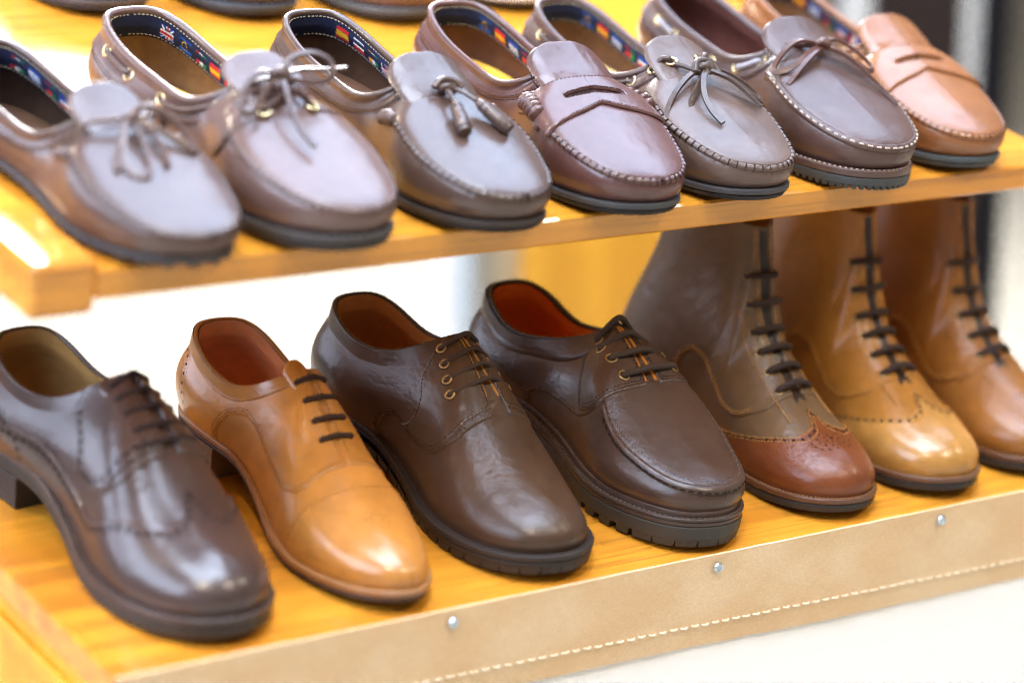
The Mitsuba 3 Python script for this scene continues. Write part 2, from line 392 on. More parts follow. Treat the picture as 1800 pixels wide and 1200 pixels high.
        for k, fl in ((0, True), (len(rings) - 1, False)):
            lp = np.array(loop_pairs)
            a, b = lp[:-1], lp[1:]
            q = np.stack([a[:, 0], b[:, 0], b[:, 1], a[:, 1]], 1) + k * nn
            if fl == (yclip is None): q = q[:, ::-1]
            F += [q[:, [0, 1, 2]], q[:, [0, 2, 3]]]
        return V, np.vstack(F)
    # --- surface look-ups
    def cols(s): return dict(x=s.V[:, 0], y=s.V[:, 1], z=s.V[:, 2], rs=s.V[:, 6], dR=s.V[:, 7], t=s.V[:, 8], yf=s.V[:, 9], side=s.V[:, 10], dF=s.V[:, 11], dS=s.V[:, 12])
    def at_plan(s, x, y, off=0.0):
        """point and normal on top of the upper above plan position (x, y)"""
        d, i = s.plan.query(np.atleast_2d(np.column_stack([x, y])), k=6)
        w = 1 / (d + 1e-5) ** 2; w /= w.sum(1, keepdims=True)
        idx = s.top_idx[i]
        p = (s.V[idx, :3] * w[..., None]).sum(1); n = (s.V[idx, 3:6] * w[..., None]).sum(1); n /= np.linalg.norm(n, axis=1, keepdims=True)
        p[:, :2] = np.column_stack([np.ravel(x), np.ravel(y)])
        return p + n * off, n
    def at_ridge(s, side, rs, dist, off=0.0):
        """point on the section whose ridge (or topline) position is rs, dist below it"""
        si = 0 if side > 0 else 1
        R = s.RS[si]; o = np.argsort(R, kind='stable'); j = np.interp(rs, R[o], o.astype(float)); j0 = int(np.clip(np.floor(j), 0, len(R) - 2)); f = j - j0
        g = s.G[si][j0] * (1 - f) + s.G[si][j0 + 1] * f
        sl = np.concatenate([[0], np.cumsum(np.linalg.norm(np.diff(g[::-1], axis=0), axis=1))])
        p = np.array([np.interp(dist, sl, g[::-1, k]) for k in range(3)])
        _, i = s.tree.query(p, k=4); n = s.V[i, 3:6].mean(0); n /= np.linalg.norm(n)
        return p + n * off, n
    def lat(s, side, rs, d, off=0.0):
        """point on the upper d sideways of the ridge position rs"""
        p, n = s.at_ridge(side, rs, .0004); q = p + np.array([side * d * .93, 0, 0]) - n * d * .25
        for _ in range(3): q, nn = s.snap(q); q = q[0]
        return q + nn[0] * off, nn[0]
    def snap(s, p, off=0.0):
        p = np.atleast_2d(p); d, i = s.tree.query(p, k=4)
        n = s.V[i, 3:6].mean(1); n /= np.linalg.norm(n, axis=1, keepdims=True)
        c = s.V[i, :3].mean(1)
        q = p - ((p - c) * n).sum(1, keepdims=True) * n
        return q + n * off, n
    def patch(s, f, th=.0012, edge=.0011, base=0.0, V=None):
        """a leather piece lying on the upper where f >= 0, with a rolled edge"""
        W = np.column_stack([s.V if V is None else V, f])
        W, F = split(W, s.F, W[:, -1])
        if len(F) == 0: return None
        A, FA = split(W, F, W[:, -1] - edge); B, FB = split(W, F, edge - W[:, -1])
        Vv, Ff = cat((A, FA), (B, FB)) if len(FA) and len(FB) else ((A, FA) if len(FA) else (B, FB))
        key = np.round(Vv[:, :3] * 1e6).astype(np.int64)
        _, first, inv = np.unique(key, axis=0, return_index=True, return_inverse=True)
        Vv = Vv[first]; Ff = inv.ravel()[Ff]; Ff = Ff[(Ff[:, 0] != Ff[:, 1]) & (Ff[:, 1] != Ff[:, 2]) & (Ff[:, 2] != Ff[:, 0])]
        u = np.clip(Vv[:, -1] / edge, 0, 1)
        Vv[:, :3] += Vv[:, 3:6] * (base + th * np.sqrt(1 - (1 - u) ** 2))[:, None]
        return Vv, Ff
    def lines(s, f, keep=None, minlen=.006):
        W = s.V
        out = []
        for c in isolines(W, s.F, f):
            if keep is not None:
                k = keep(c); runs = np.split(np.arange(len(c)), np.where(np.diff(k.astype(int)) != 0)[0] + 1)
                parts = [c[r] for r in runs if k[r[0]] and len(r) > 2]
            else: parts = [c]
            for q in parts:
                if np.linalg.norm(np.diff(q[:, :3], axis=0), axis=1).sum() > minlen: out.append(smooth_chain(q))
        return out
def stitches(chains, off, pitch=.0030, length=.0021, r=.00034, skip=0.0):
    ms = []
    for c in chains:
        q = resample(c, pitch)
        for i in range(len(q) - 1):
            p, n = q[i, :3], q[i, 3:6]; t = q[i + 1, :3] - p; L = np.linalg.norm(t)
            if L < 1e-6: continue
            t /= L; n = n / (np.linalg.norm(n) + 1e-9); w = np.cross(n, t)
            a, b = p + n * off, p + n * off + t * length
            v = np.array([a - w * r - n * r, a + w * r - n * r, a + t * r * 1.2 + n * r * .8 + w * r * .6, a + t * r * 1.2 + n * r * .8 - w * r * .6,
                          b - w * r - n * r, b + w * r - n * r, b - t * r * 1.2 + n * r * .8 + w * r * .6, b - t * r * 1.2 + n * r * .8 - w * r * .6])
            ms.append((v, np.array([[3, 2, 6, 7], [0, 3, 7, 4], [1, 5, 6, 2], [0, 1, 2, 3], [4, 7, 6, 5]])))
    return cat(*ms) if ms else None
def holes(chains, off, pitch=.006, R=.0011, small=None):
    ms = []
    for c in chains:
        q = resample(c, pitch, pitch * .5)
        for i in range(len(q)):
            n = q[i, 3:6]; p = q[i, :3] + n * off
            ms.append(disc(p, n, R))
            if small and i < len(q) - 1:
                m = (q[i] + q[i + 1]) / 2
                ms.append(disc(m[:3] + m[3:6] * off, m[3:6], small, 6))
    return cat(*ms) if ms else None

# ---------------------------------------------------------------- setting
def wood_fn(p, n, uv):
    # stand coordinates: undo the tilt so that the grain runs along the shelf
    c, s_ = math.cos(math.radians(TILT)), math.sin(math.radians(TILT))
    y = p.y * c + (p.z - 0.8) * s_; z = -p.y * s_ + (p.z - 0.8) * c
    g = fbm(p.x * 5, y * 70, z * 90, 4); h = noise(p.x * 14, y * 420, z * 420); b = fbm(p.x * 2.2, y * 9, z * 9, 3)
    col = mix((0.50, 0.175, 0.016), (0.72, 0.29, 0.026), smoothstep(0.25, 0.75, g))
    col = mix(col, (0.30, 0.10, 0.016), 0.55 * smoothstep(0.55, 0.85, h))
    return mix(col, (0.80, 0.37, 0.036), 0.45 * smoothstep(0.35, 0.75, b))
def panel_fn(p, n, uv):
    g = fbm(p.x * 40, p.y * 40, p.z * 1.6, 4)
    return mix((0.58, 0.255, 0.010), (0.70, 0.34, 0.018), smoothstep(0.25, 0.75, g))
def canvas_fn(p, n, uv):
    m = fbm(p.x * 22, p.y * 22, p.z * 22, 4)
    w = noise(p.x * 700, 3, p.z * 700)
    return mix(mix((0.86, 0.60, 0.35), (0.93, 0.71, 0.465), smoothstep(0.25, 0.75, m)), (0.50, 0.33, 0.18), 0.25 * w)
def weave(p, n, uv):
    return dr.abs(dr.sin(p.x * 3600)) * 0.5 + dr.abs(dr.sin(p.z * 3700)) * 0.5 + 0.4 * noise(p.x * 1300, p.y * 1300, p.z * 1300)
def floor_fn(p, n, uv):
    return mix((0.36, 0.32, 0.255), (0.40, 0.36, 0.29), fbm(p.x * 1.3, p.y * 1.3, 0, 3))
scene['wood'] = two({'type': 'principled', 'base_color': proc(wood_fn), 'roughness': 0.13, 'specular': 0.65, 'clearcoat': 0.8, 'clearcoat_gloss': 0.93})
scene['panel_wood'] = two({'type': 'principled', 'base_color': proc(panel_fn), 'roughness': 0.4, 'specular': 0.5, 'clearcoat': 0.5, 'clearcoat_gloss': 0.9})
scene['canvas'] = two(bump({'type': 'principled', 'base_color': proc(canvas_fn), 'roughness': 0.9, 'specular': 0.1, 'sheen': 0.2}, proc(weave, eps=1.5e-4), 4.5e-4))
scene['pale_floor'] = two({'type': 'principled', 'base_color': proc(floor_fn), 'roughness': 0.6})
scene['white_paint'] = two({'type': 'principled', 'base_color': rgb(0.62, 0.62, 0.61), 'roughness': 0.5})
scene['white_table_paint'] = two({'type': 'principled', 'base_color': rgb(0.93, 0.925, 0.915), 'roughness': 0.55})
scene['cream_thread'] = two({'type': 'principled', 'base_color': rgb(0.84, 0.74, 0.55), 'roughness': 0.8})
scene['grey_paint'] = two({'type': 'principled', 'base_color': rgb(0.27, 0.25, 0.20), 'roughness': 0.5})
scene['pale_blue_paint'] = two({'type': 'principled', 'base_color': rgb(0.42, 0.53, 0.60), 'roughness': 0.4})
scene['beige_paint'] = two({'type': 'principled', 'base_color': rgb(0.42, 0.32, 0.19), 'roughness': 0.5})
scene['dark_paint'] = two({'type': 'principled', 'base_color': rgb(0.030, 0.020, 0.018), 'roughness': 0.8, 'specular': 0.1})
scene['black_paint'] = two({'type': 'principled', 'base_color': rgb(0.010, 0.0095, 0.011), 'roughness': 0.8, 'specular': 0.1})
def sheet(x0, x1, y0, y1, z): return np.array([[x0, y0, z], [x1, y0, z], [x1, y1, z], [x0, y1, z]], float), np.array([[0, 1, 2], [0, 2, 3]])
put('', 'floor', sheet(-25, 25, -12, 30, -0.02), 'pale_floor'); labels['floor'] = {'kind': 'structure'}
put('', 'wall', box(-6, 14, 7.0, 7.2, -0.02, 2.4, 0), 'pale_floor'); labels['wall'] = {'kind': 'structure'}
# the hall's lamps and windows, and the added lights
for nm, lb, c, to, (sx, sy), L, rd in LIGHTS:
    key = numbered(nm); labels[key] = {'label': lb, 'category': 'lamp' if rd else 'window'}
    up_ = [0, 0, 1] if abs(c[2] - to[2]) < .9 * math.dist(c, to) else [0, 1, 0]
    scene[key] = {'type': 'disk' if rd else 'rectangle', 'to_world': T().look_at(list(c), list(to), up_).scale([sx, sy, 1]), 'emitter': {'type': 'area', 'radiance': rgb(*L)}, 'bsdf': {'type': 'diffuse', 'reflectance': rgb(.6, .6, .6)}}
# background things stand upright on the floor
P_ = thing('wooden_partition', 'tall orange varnished wooden partition standing behind the shoe display', 'partition')
put(P_, 'board', box(.884, 1.17, 1.30, 1.335, -0.02, 2.6, .004), 'panel_wood')
put(P_, 'board', box(1.1735, 1.235, 1.295, 1.34, -0.02, 2.6, .004), 'panel_wood')
P_ = thing('display_post', 'pale post with a bluish stripe and a grey edge behind the shelves', 'post')
put(P_, 'shaft', box(.766, .806, 1.30, 1.34, -0.02, 1.6, .004), 'white_paint')
put(P_, 'stripe', box(.779, .795, 1.2955, 1.2995, -0.02, 1.6, .001), 'pale_blue_paint')
put(P_, 'edge_panel', box(.8065, .838, 1.305, 1.335, -0.02, 1.6, .003), 'grey_paint')
put(P_, 'edge_panel', box(.8385, .8815, 1.31, 1.335, -0.02, 1.6, .003), 'beige_paint')
P_ = thing('dark_door', 'dark brown door frame with a pale glazed strip at the far right', 'door')
put(P_, 'leaf', box(1.24, 1.425, 1.40, 1.44, -0.02, 2.4, .004), 'black_paint')
put(P_, 'glazed_strip', box(1.4275, 1.472, 1.31, 1.33, .93, 2.4, .002), 'white_paint')
put(P_, 'leaf', box(1.4745, 1.640, 1.30, 1.34, -0.02, 2.4, .004), 'dark_paint')
put(P_, 'glazed_strip', box(1.643, 1.682, 1.31, 1.33, .79, 2.4, .002), 'white_paint')
put(P_, 'kick_panel', box(1.643, 1.682, 1.30, 1.34, -0.02, .787, .002), 'dark_paint')
put(P_, 'stile', box(1.684, 1.732, 1.295, 1.345, -0.02, 2.4, .004), 'black_paint')
P_ = thing('wooden_cabinet', 'low orange wooden cabinet in front of the dark door, behind the boots', 'cabinet')
put(P_, 'carcass', box(1.40, 1.572, 1.22, 1.285, -0.02, .735, .004), 'panel_wood')
put(P_, 'top_board', box(1.395, 1.578, 1.215, 1.29, .7355, .755, .003), 'panel_wood')

# ---------------------------------------------------------------- the stand
D_ = thing('display_stand', 'two tier varnished wooden shoe stand with a canvas front edge', 'display stand')
put(D_, 'lower_shelf', box(-.41, .60, .003, .338, -.022, 0, .0015), 'wood', M=ST)
put(D_, 'side_board', box(-.409, -.389, .006, .336, -.13, -.0225, .002), 'panel_wood', M=ST)
put(D_, 'ledge', box(-.4135, -.4095, .005, .337, -.046, -.034, .0015), 'panel_wood', M=ST)
put(D_, 'upper_shelf', box(-0.3875, 0.5187, 0.1131, .430, 0.2168, 0.2379, .0018), 'wood', M=ST)
put(D_, 'upper_shelf', box(-0.3875, 0.5187, .434, .90, 0.2168, 0.2373, .0018), 'wood', M=ST)
put(D_, 'end_batten', box(-0.4352, -0.3882, 0.1115, .90, 0.2084, 0.2462, .003), 'wood', M=ST)
put(D_, 'upright', box(.425, .45, .345, .385, -.2, 0.2163, .002), 'wood', M=ST)
put(D_, 'upright', box(-.43, -.40, .345, .385, -.2, 0.2079, .002), 'wood', M=ST)
def canvas_mesh():
    nx, nz = 260, 14; x = np.linspace(-.412, .62, nx); v = np.linspace(0, 1, nz)
    Xg, Vg = np.meshgrid(x, v, indexing='ij')
    h = (0.0752 + .0175 * x)[:, None] + .0010 * np.interp(x, x, meshkit.noise(np.column_stack([x * 40, x * 0, x * 0])))[:, None]
    Z = .0032 - Vg * h
    Y = -.0012 - .0016 * meshkit.noise(np.stack([Xg * 9, Vg * 2, Xg * 0], -1)) * Vg - .0006 * meshkit.noise(np.stack([Xg * 45, Vg * 6, Xg * 0], -1))
    front = np.stack([Xg, Y, Z], -1).reshape(-1, 3)
    i, k = np.meshgrid(np.arange(nx - 1), np.arange(nz - 1), indexing='ij')
    F = np.stack([i * nz + k, i * nz + k + 1, (i + 1) * nz + k + 1, (i + 1) * nz + k], -1).reshape(-1, 4)
    back = front + [0, .0016, 0]
    n0 = len(front); rows = [np.arange(nx) * nz, np.arange(nx) * nz + nz - 1]
    E_ = []
    for r in rows: E_.append(np.stack([r[:-1], r[1:], r[1:] + n0, r[:-1] + n0], 1))
    return cat((np.vstack([front, back]), np.vstack([F, F + n0] + E_)))
CV = put(D_, 'canvas_strip', canvas_mesh(), 'canvas', smooth=40, M=ST)
put(D_, 'front_board', box(-.408, .60, .0005, .0028, -.070, -.0005, 0), 'wood', M=ST)
def rivet(x, z):
    prof = np.array([[0, .0020], [.0010, .0020], [.0012, .0013], [.0021, .0013], [.0024, .0021], [.0034, .0019], [.0041, .0009], [.0043, 0]])
    n = 24; a = np.arange(n) * 2 * np.pi / n
    V = np.stack([np.outer(prof[:, 0], np.cos(a)) + x, np.repeat(-prof[:, 1:] , n, 1) - .0030, np.outer(prof[:, 0], np.sin(a)) + z], -1).reshape(-1, 3)
    F = np.array([(i * n + k, (i + 1) * n + k, (i + 1) * n + (k + 1) % n, i * n + (k + 1) % n) for i in range(len(prof) - 1) for k in range(n)])
    return cat((V, F))
for rx in (-.1465, .0947, .3259):
    put(CV, 'rivet', rivet(rx, -.0072), 'steel', smooth=35, M=ST)
def run_stitch():
    ms = []; x = -.40
    while x < .61:
        L = .0058 + .0008 * RNG.random()
        z = -.0535 - .0175 * x + .0002 * RNG.standard_normal()
        ms.append(tube(spl([(x, -.0022, z), (x + L * .25, -.0034, z + .0001), (x + L * .75, -.0034, z - .0001), (x + L, -.0022, z)], 6), .0009, 6)); x += .0102
    return cat(*ms)
st_ = run_stitch()
put(CV, 'stitching', st_, 'cloth', smooth=40, color=np.tile([.86, .82, .70], (len(st_[0]), 1)) if False else None, M=ST, kind='stuff')
scene[[k for k in scene if k.endswith('canvas_strip__stitching')][0]]['bsdf'] = {'type': 'ref', 'id': 'cream_thread'}
W_ = thing('white_table', 'plain white table base below the canvas edge of the stand', 'table')
put(W_, 'front_panel', box(-.385, .70, .0165, .035, -.02, .738, .002), 'white_table_paint')
put(W_, 'side_panel', box(-.410, -.386, .018, .37, -.02, .69, .002), 'white_table_paint')

# ---------------------------------------------------------------- shoe builder
DARK = (0.012, 0.008, 0.006)
class Shoe:
    def __init__(s, name, label, cat_, last, X, Y, Z, yaw=0.0, scale=1.0, group=None, seed=0, tip=None):
        s.key = thing(name, label, cat_, group); s.l = last; s.seed = seed
        s.tip = last.L + .006 if tip is None else tip
        s.M = ST @ T().translate([X, Y, Z]).rotate([0, 0, 1], 180 + yaw).scale(scale).translate([0, -s.tip, 0])
    def add(s, name, mesh, bsdf, color=None, smooth=True, parent=None, label=None, kind=None, amt=.22, scale=30.0):
        if mesh is None: return None
        v = np.asarray(mesh[0])[:, :3]
        if color is not None and np.ndim(color) == 1: color = tint(v, color, amt, scale, s.seed)
        return put(parent or s.key, name, (v, mesh[1]), bsdf, smooth=smooth, color=color, M=s.M, label=label, kind=kind)
    # ---- upper pieces
    def vamp(s, color, bsdf, name='upper', f=None):
        V, F = s.l.V, s.l.F
        if f is not None: V, F = split(np.column_stack([V, f]), F, f)
        s.add(name, (V, F), bsdf, color)
    def piece(s, name, f, color, bsdf, th=.0012, edge=.0011, base=0.0, st=None, st_col=(.05, .03, .02), st_in=.0024, keep=None, pitch=.0030, second=None, label=None, r=.00034):
        m = s.l.patch(f, th, edge, base)
        if m is None: return None
        k = s.add(name, m, bsdf, color, label=label)
        if st:
            ch = s.l.lines(f - st_in, keep)
            if second: ch += s.l.lines(f - second, keep)
            q = stitches(ch, base + th + .0001, pitch=pitch, length=pitch * .78, r=r)
            if q: s.add('stitching', q, 'cloth', np.tile(st_col, (len(q[0]), 1)), smooth=False, parent=k, kind='stuff')
        return k
    def seam(s, f, off=0.0001, keep=None, col=(.05, .03, .02), parent=None, pitch=.003, r=.00034):
        q = stitches(s.l.lines(f, keep), off, pitch, pitch * .72, r)
        if q: s.add('stitching', q, 'cloth', np.tile(col, (len(q[0]), 1)), smooth=False, parent=parent, kind='stuff')
    def punch(s, f, off, pitch=.006, R=.0011, small=None, keep=None, parent=None):
        q = holes(s.l.lines(f, keep), off, pitch, R, small)
        if q: s.add('punched_holes', q, 'cloth', np.tile(DARK, (len(q[0]), 1)), smooth=False, parent=parent, kind='stuff')
    def lining(s, color, insole=None, depth=.0024, bsdf='cloth'):
        l = s.l; yT = l.P[0][l.jT, 1]
        f = yT + .06 - l.V[:, 9]
        V, F = split(np.column_stack([l.V, f]), l.F, f)
        V = V.copy(); V[:, :3] -= V[:, 3:6] * depth
        s.add('lining', (V, F[:, ::-1]), bsdf, color)
        r = l.offset_ring(-.0035); n = len(r); N = l.N
        z = l.zt(r[:, 1]) + .0045
        V = np.column_stack([r, z]); lp = np.array([(0, 0)] + [(i, n - i) for i in range(1, N - 1)] + [(N - 1, N - 1)])
        a, b = lp[:-1], lp[1:]; q = np.stack([a[:, 0], b[:, 0], b[:, 1], a[:, 1]], 1)
        s.add('insole', cat((V, q)), bsdf, insole or color)
    def rim(s, color, bsdf, r=.0014, upto=0.0, off=-.0006, flat=1.0, name='collar_binding'):
        l = s.l; pts = []
        for si in (0, 1):
            k = l.RS[si] <= upto + 1e-9
            pts.append(l.G[si][k, -1] + [0, 0, off])
        p = np.vstack([pts[0][::-1], pts[1][1:]])
        if np.linalg.norm(p[0] - p[-1]) < .004: p = spl(p[:-1:2], 150, True); m = tube(p, r, 8, closed=True, flat=flat)
        else: m = tube(spl(p[::2], 150), r, 8, flat=flat)
        return s.add(name, m, bsdf, color)
    def sec(s):  # shorthand columns
        return s.l.cols()
    # ---- sole pieces
    def layer(s, name, d, lo, hi, color, bsdf='rubber', rnd=.0012, taper=0.0, yclip=None, amt=.10, **k):
        return s.add(name, s.l.slab(d, lo, hi, rnd, taper, yclip), bsdf, color, smooth=False if False else 40 if False else True, amt=amt, **k)
    def flat_layer(s, name, d, lo, hi, color, bsdf='rubber', rnd=.0012, taper=0.0, yclip=None, label=None):
        v, f = s.l.slab(d, lo, hi, rnd, taper, yclip)
        m = trimesh.graph.smooth_shade(trimesh.Trimesh(v, f, process=False), angle=math.radians(42), facet_minarea=None)
        return s.add(name, (np.array(m.vertices), np.array(m.faces)), bsdf, color, label=label)
    def sole(s, welt=.0045, col_welt=(.07, .035, .02), col_sole=(.03, .028, .027), weltbsdf='leather_satin', welt_th=.0035, heel_col=None, heel_y=.078, gap=.0, bottom_rise=0.0, heel_d=.001, stitch=(.35, .22, .12), welt_back=True):
        l = s.l; zb, zt = l.zb, l.zt; n = len(l.ring)
        w = np.full(n, welt); back = 1 - sstep(.06, .13, l.ring[:, 1]); w = w - (welt - .0022) * back
        waist = np.exp(-((l.ring[:, 1] - .115) / .035) ** 2); w = w - .0015 * waist
        k1 = s.flat_layer('welt', w, lambda y: zt(y) - welt_th, lambda y: zt(y) + .0002, col_welt, weltbsdf, rnd=.0010)
        s.flat_layer('outsole', w - .0004, lambda y: zb(y) + bottom_rise, lambda y: zt(y) - welt_th - .0003, col_sole, 'rubber', rnd=.0012, taper=.0006)
        if l.heel > .006:
            s.flat_layer('heel', w - heel_d, lambda y: 0 * y + .0002, lambda y: zb(y) - .0002, heel_col or col_sole, 'rubber', rnd=.001, taper=.001, yclip=heel_y * l.k)
        if stitch is not None:
            ring = l.offset_ring(w * .56); ring = np.vstack([ring, ring[:1]])
            P = np.column_stack([ring, zt(ring[:, 1]) + .0003, np.tile([0, 0, 1.0], (len(ring), 1))])
            q = stitches([P], .0001, .0033, .0024, .00045)
            s.add('stitching', q, 'cloth', np.tile(stitch, (len(q[0]), 1)), smooth=False, parent=k1, kind='stuff')
        return w
    # ---- lacing
    def eyelet(s, p, n, R=.0026, r=.0008, mat='brass', col=None):
        k = s.add('eyelet', torus(p + n * .0004, n, R, r, 16, 7, .8), mat, None if col is None else np.tile(col, (16 * 7, 1)))
        s.add('hole', disc(p + n * .0003, n, R - r * .3, 12), 'cloth', np.tile(DARK, (13, 1)), smooth=False, parent=k)
    def lace_bar(s, p1, n1, p2, n2, pr, nr, r=.0015, lift=.0022, col=(.05, .03, .02), sink=.003):
        h1, h2 = p1 - n1 * sink, p2 - n2 * sink
        a1 = p1 + n1 * r * .9 + (pr - p1) * .10; a2 = p2 + n2 * r * .9 + (pr - p2) * .10
        m1 = p1 * .5 + pr * .5 + n1 * lift * .8; m2 = p2 * .5 + pr * .5 + n2 * lift * .8
        s.add('lace', tube(spl([h1, p1 + n1 * r * .2, a1, m1, pr + nr * lift, m2, a2, p2 + n2 * r * .2, h2], 34), r, 8), 'cloth', col, amt=.1)
    def lacing(s, rows, dist, base, mat='brass', col=(.05, .03, .02), r=.0015, R=.0026, er=.0008, eyel=True, lift=.0026, skew=0.0, far_eye=True, sag=0.0, ecol=None, dfar=None):
        for i, rs in enumerate(rows):
            d = dist[i] if np.ndim(dist) else dist; df = d if dfar is None else dfar
            p1, n1 = s.l.lat(1, rs + skew, d, base); p2, n2 = s.l.lat(-1, rs - skew, df, base)
            pr, nr = s.l.at_ridge(1, rs, .0003, base)
            nr = n1 + n2; nr /= np.linalg.norm(nr)
            if eyel:
                s.eyelet(p1, n1, R, er, mat, ecol)
                if far_eye: s.eyelet(p2, n2, R, er, mat, ecol)
            s.lace_bar(p1, n1, p2, n2, pr, nr, r, lift - sag, col)
    # ---- flaps, flags
    def flap(s, name, y0, path, halfw, sag, color, bsdf, th=.0026, nose=.35, stitch=None, rs0=0.0, xc=0.0, inner=None, power=2.0, follow=False):
        """tongue-like flap: path = (y, z) points from its root on the instep up and back"""
        P = spl([(0, y, z) for y, z in path], 40); w = np.linspace(0, 1, 40)
        hw = np.interp(w, np.linspace(0, 1, len(halfw)), halfw)
        end = np.clip((w - (1 - nose)) / nose, 0, 1); hw = hw * np.clip(1 - end ** power, 0, 1) ** (1 / power)
        tg = np.gradient(P, axis=0); tg /= np.linalg.norm(tg, axis=1, keepdims=True); nr = np.stack([0 * w, -tg[:, 2], tg[:, 1]], 1); nr *= np.sign(nr[:, 2:3] + 1e-9)
        sg = np.interp(w, np.linspace(0, 1, len(sag)), sag) if np.ndim(sag) else np.full(40, sag)
        v = np.linspace(-1, 1, 31)
        W0 = np.interp(w, np.linspace(0, 1, len(halfw)), halfw)
        X = hw[:, None] * v[None]; rel = X / W0[:, None]
        C = P[:, None] + np.stack([X + xc, 0 * X, 0 * X], -1) - nr[:, None] * (sg[:, None] * rel ** 2)[..., None]
        if follow:
            yth = s.l.P[0][s.l.jT, 1] * 0 + s.l.G[0][s.l.jT][-1, 1]
            q_, n_ = s.l.at_plan(C[..., 0].ravel(), np.maximum(C[..., 1].ravel(), yth + .004)); dz = (q_[:, 2]).reshape(C.shape[:2]) + (-.0026 + .0024 * sstep(.0, .40, w))[:, None]
            base = dz - dz[:, 15:16]
            bl = sstep(yth + .010, yth + .030, C[..., 1])
            k0 = int(np.argmin(np.abs(P[:, 1] - (yth + .030)))); fall = np.exp(-np.clip(yth + .030 - P[:, 1], 0, 1) / .05)[:, None]
            ref = np.interp(np.abs(rel), np.linspace(0, 1, 16), -base[k0, 15:]) if False else None
            xs = np.abs(X[k0, 15:]); drop = base[k0, 15:]
            free_z = P[:, 2:3] + np.interp(np.abs(X), xs, drop) * (1 + .35 * (1 - fall))
            C[..., 2] = dz * bl + free_z * (1 - bl)
        edge = np.minimum(np.minimum((1 - np.abs(v))[None] * hw[:, None], (1 - w)[:, None] * .05), .002) / .002
        off = th * .5 * np.sqrt(np.clip(1 - (1 - np.clip(edge, 0, 1)) ** 2, 0, 1))
        up, dn = C + nr[:, None] * off[..., None], C - nr[:, None] * off[..., None]
        i, k = np.meshgrid(np.arange(39), np.arange(30), indexing='ij'); q = np.stack([i * 31 + k, i * 31 + k + 1, (i + 1) * 31 + k + 1, (i + 1) * 31 + k], -1).reshape(-1, 4)
        key = s.add(name, cat((up.reshape(-1, 3), q)), bsdf, color)
        s.add('backing', cat((dn.reshape(-1, 3), q[:, ::-1])), 'cloth', inner or color, parent=key)
        if stitch is not None:
            ch = []
            ins = .0032
            a = np.stack([np.clip(hw - ins, 0, None), hw * 0], 1)
            last = np.argmax(P[-1, 1] * 0 + np.cumsum(np.concatenate([[0], np.linalg.norm(np.diff(P, axis=0), axis=1)])) > np.linalg.norm(np.diff(P, axis=0), axis=1).sum() - ins * 1.1)
            pts = []
            for sg_ in (1, -1):
                rr = range(4, last) if sg_ > 0 else range(last - 1, 3, -1)
                for j in rr:
                    x = sg_ * max(hw[j] - ins, 0); pts.append(np.concatenate([P[j] + [x + xc, 0, 0] - nr[j] * sg[j] * (x / W0[j]) ** 2 + nr[j] * off[j].max(), nr[j]]))
            q = stitches([np.array(pts)], .0001, .0034, .0025, .0004)
            if q: s.add('stitching', q, 'cloth', np.tile(stitch, (len(q[0]), 1)), smooth=False, parent=key, kind='stuff')
        return key
    def flag_band(s, flags, side=-1, start=-.178, pitch=.0185, top=.0035, h=.018, navy=(.018, .022, .055)):
        l = s.l
        f = np.minimum(np.minimum(l.V[:, 7] - .0015, h + .002 - l.V[:, 7]), -.004 - l.V[:, 6])
        V, F = split(np.column_stack([l.V, f]), l.F, f)
        V = V.copy(); V[:, :3] -= V[:, 3:6] * .0030
        k = s.add('ribbon', (V, F[:, ::-1]), 'cloth', navy)
        q1 = l.lines(l.V[:, 7] - .0024, lambda c: c[:, 6] < -.012); q2 = l.lines(l.V[:, 7] - h, lambda c: c[:, 6] < -.012)
        for c in q1 + q2: c[:, 3:6] *= -1
        q = stitches(q1 + q2, .0031, .0034, .0022, .0003)
        if q: s.add('stitching', q, 'cloth', np.tile([.55, .45, .28], (len(q[0]), 1)), smooth=False, parent=k, kind='stuff')
        fw, fh = .0128, .0098
        def quad(u0, u1, v0, v1, rs0, lift=0.0):
            P = []
            for a in np.linspace(u0, u1, 4):
                for b in np.linspace(v0, v1, 2):
                    p, n = l.at_ridge(side, rs0 + a * fw, top + .0022 + b * fh, -.0034 - lift); P.append(p)
            return np.array(P), np.array([(2 * i, 2 * i + 1, 2 * i + 3, 2 * i + 2) for i in range(3)])
        for i, fl in enumerate(flags):
            rs0 = start + i * pitch; ms, cs = [], []
            def add(u0, u1, v0, v1, c, lift=0.0):
                m = quad(u0, u1, v0, v1, rs0, lift); ms.append(m); cs.append(np.tile(c, (len(m[0]), 1)))
            R_, Wh, B_, G_, Y_, K_, O_ = (.55, .03, .03), (.75, .75, .75), (.02, .07, .35), (.01, .22, .08), (.85, .50, .03), (.02, .02, .02), (.75, .3, .02)
            if fl in ('it', 'fr', 'ie', 'be'):
                c3 = {'it': (G_, Wh, R_), 'fr': (R_, Wh, B_), 'ie': (O_, Wh, G_), 'be': (K_, Y_, R_)}[fl]
                if fl == 'it': c3 = (R_, Wh, G_)
                for j in range(3): add(j / 3, (j + 1) / 3, 0, 1, c3[j])
            elif fl == 'pt': add(0, .6, 0, 1, R_); add(.6, 1, 0, 1, G_)
            elif fl in ('es', 'de', 'nl', 'ru', 'pl'):
                for v0, v1, c in {'es': ((0, .28, R_), (.28, .72, Y_), (.72, 1, R_)), 'de': ((0, .34, K_), (.34, .67, R_), (.67, 1, Y_)), 'nl': ((0, .34, B_), (.34, .67, Wh), (.67, 1, R_)),
                                  'ru': ((0, .34, Wh), (.34, .67, B_), (.67, 1, R_)), 'pl': ((0, .5, Wh), (.5, 1, R_))}[fl]: add(0, 1, v0, v1, c)
            elif fl == 'gr':
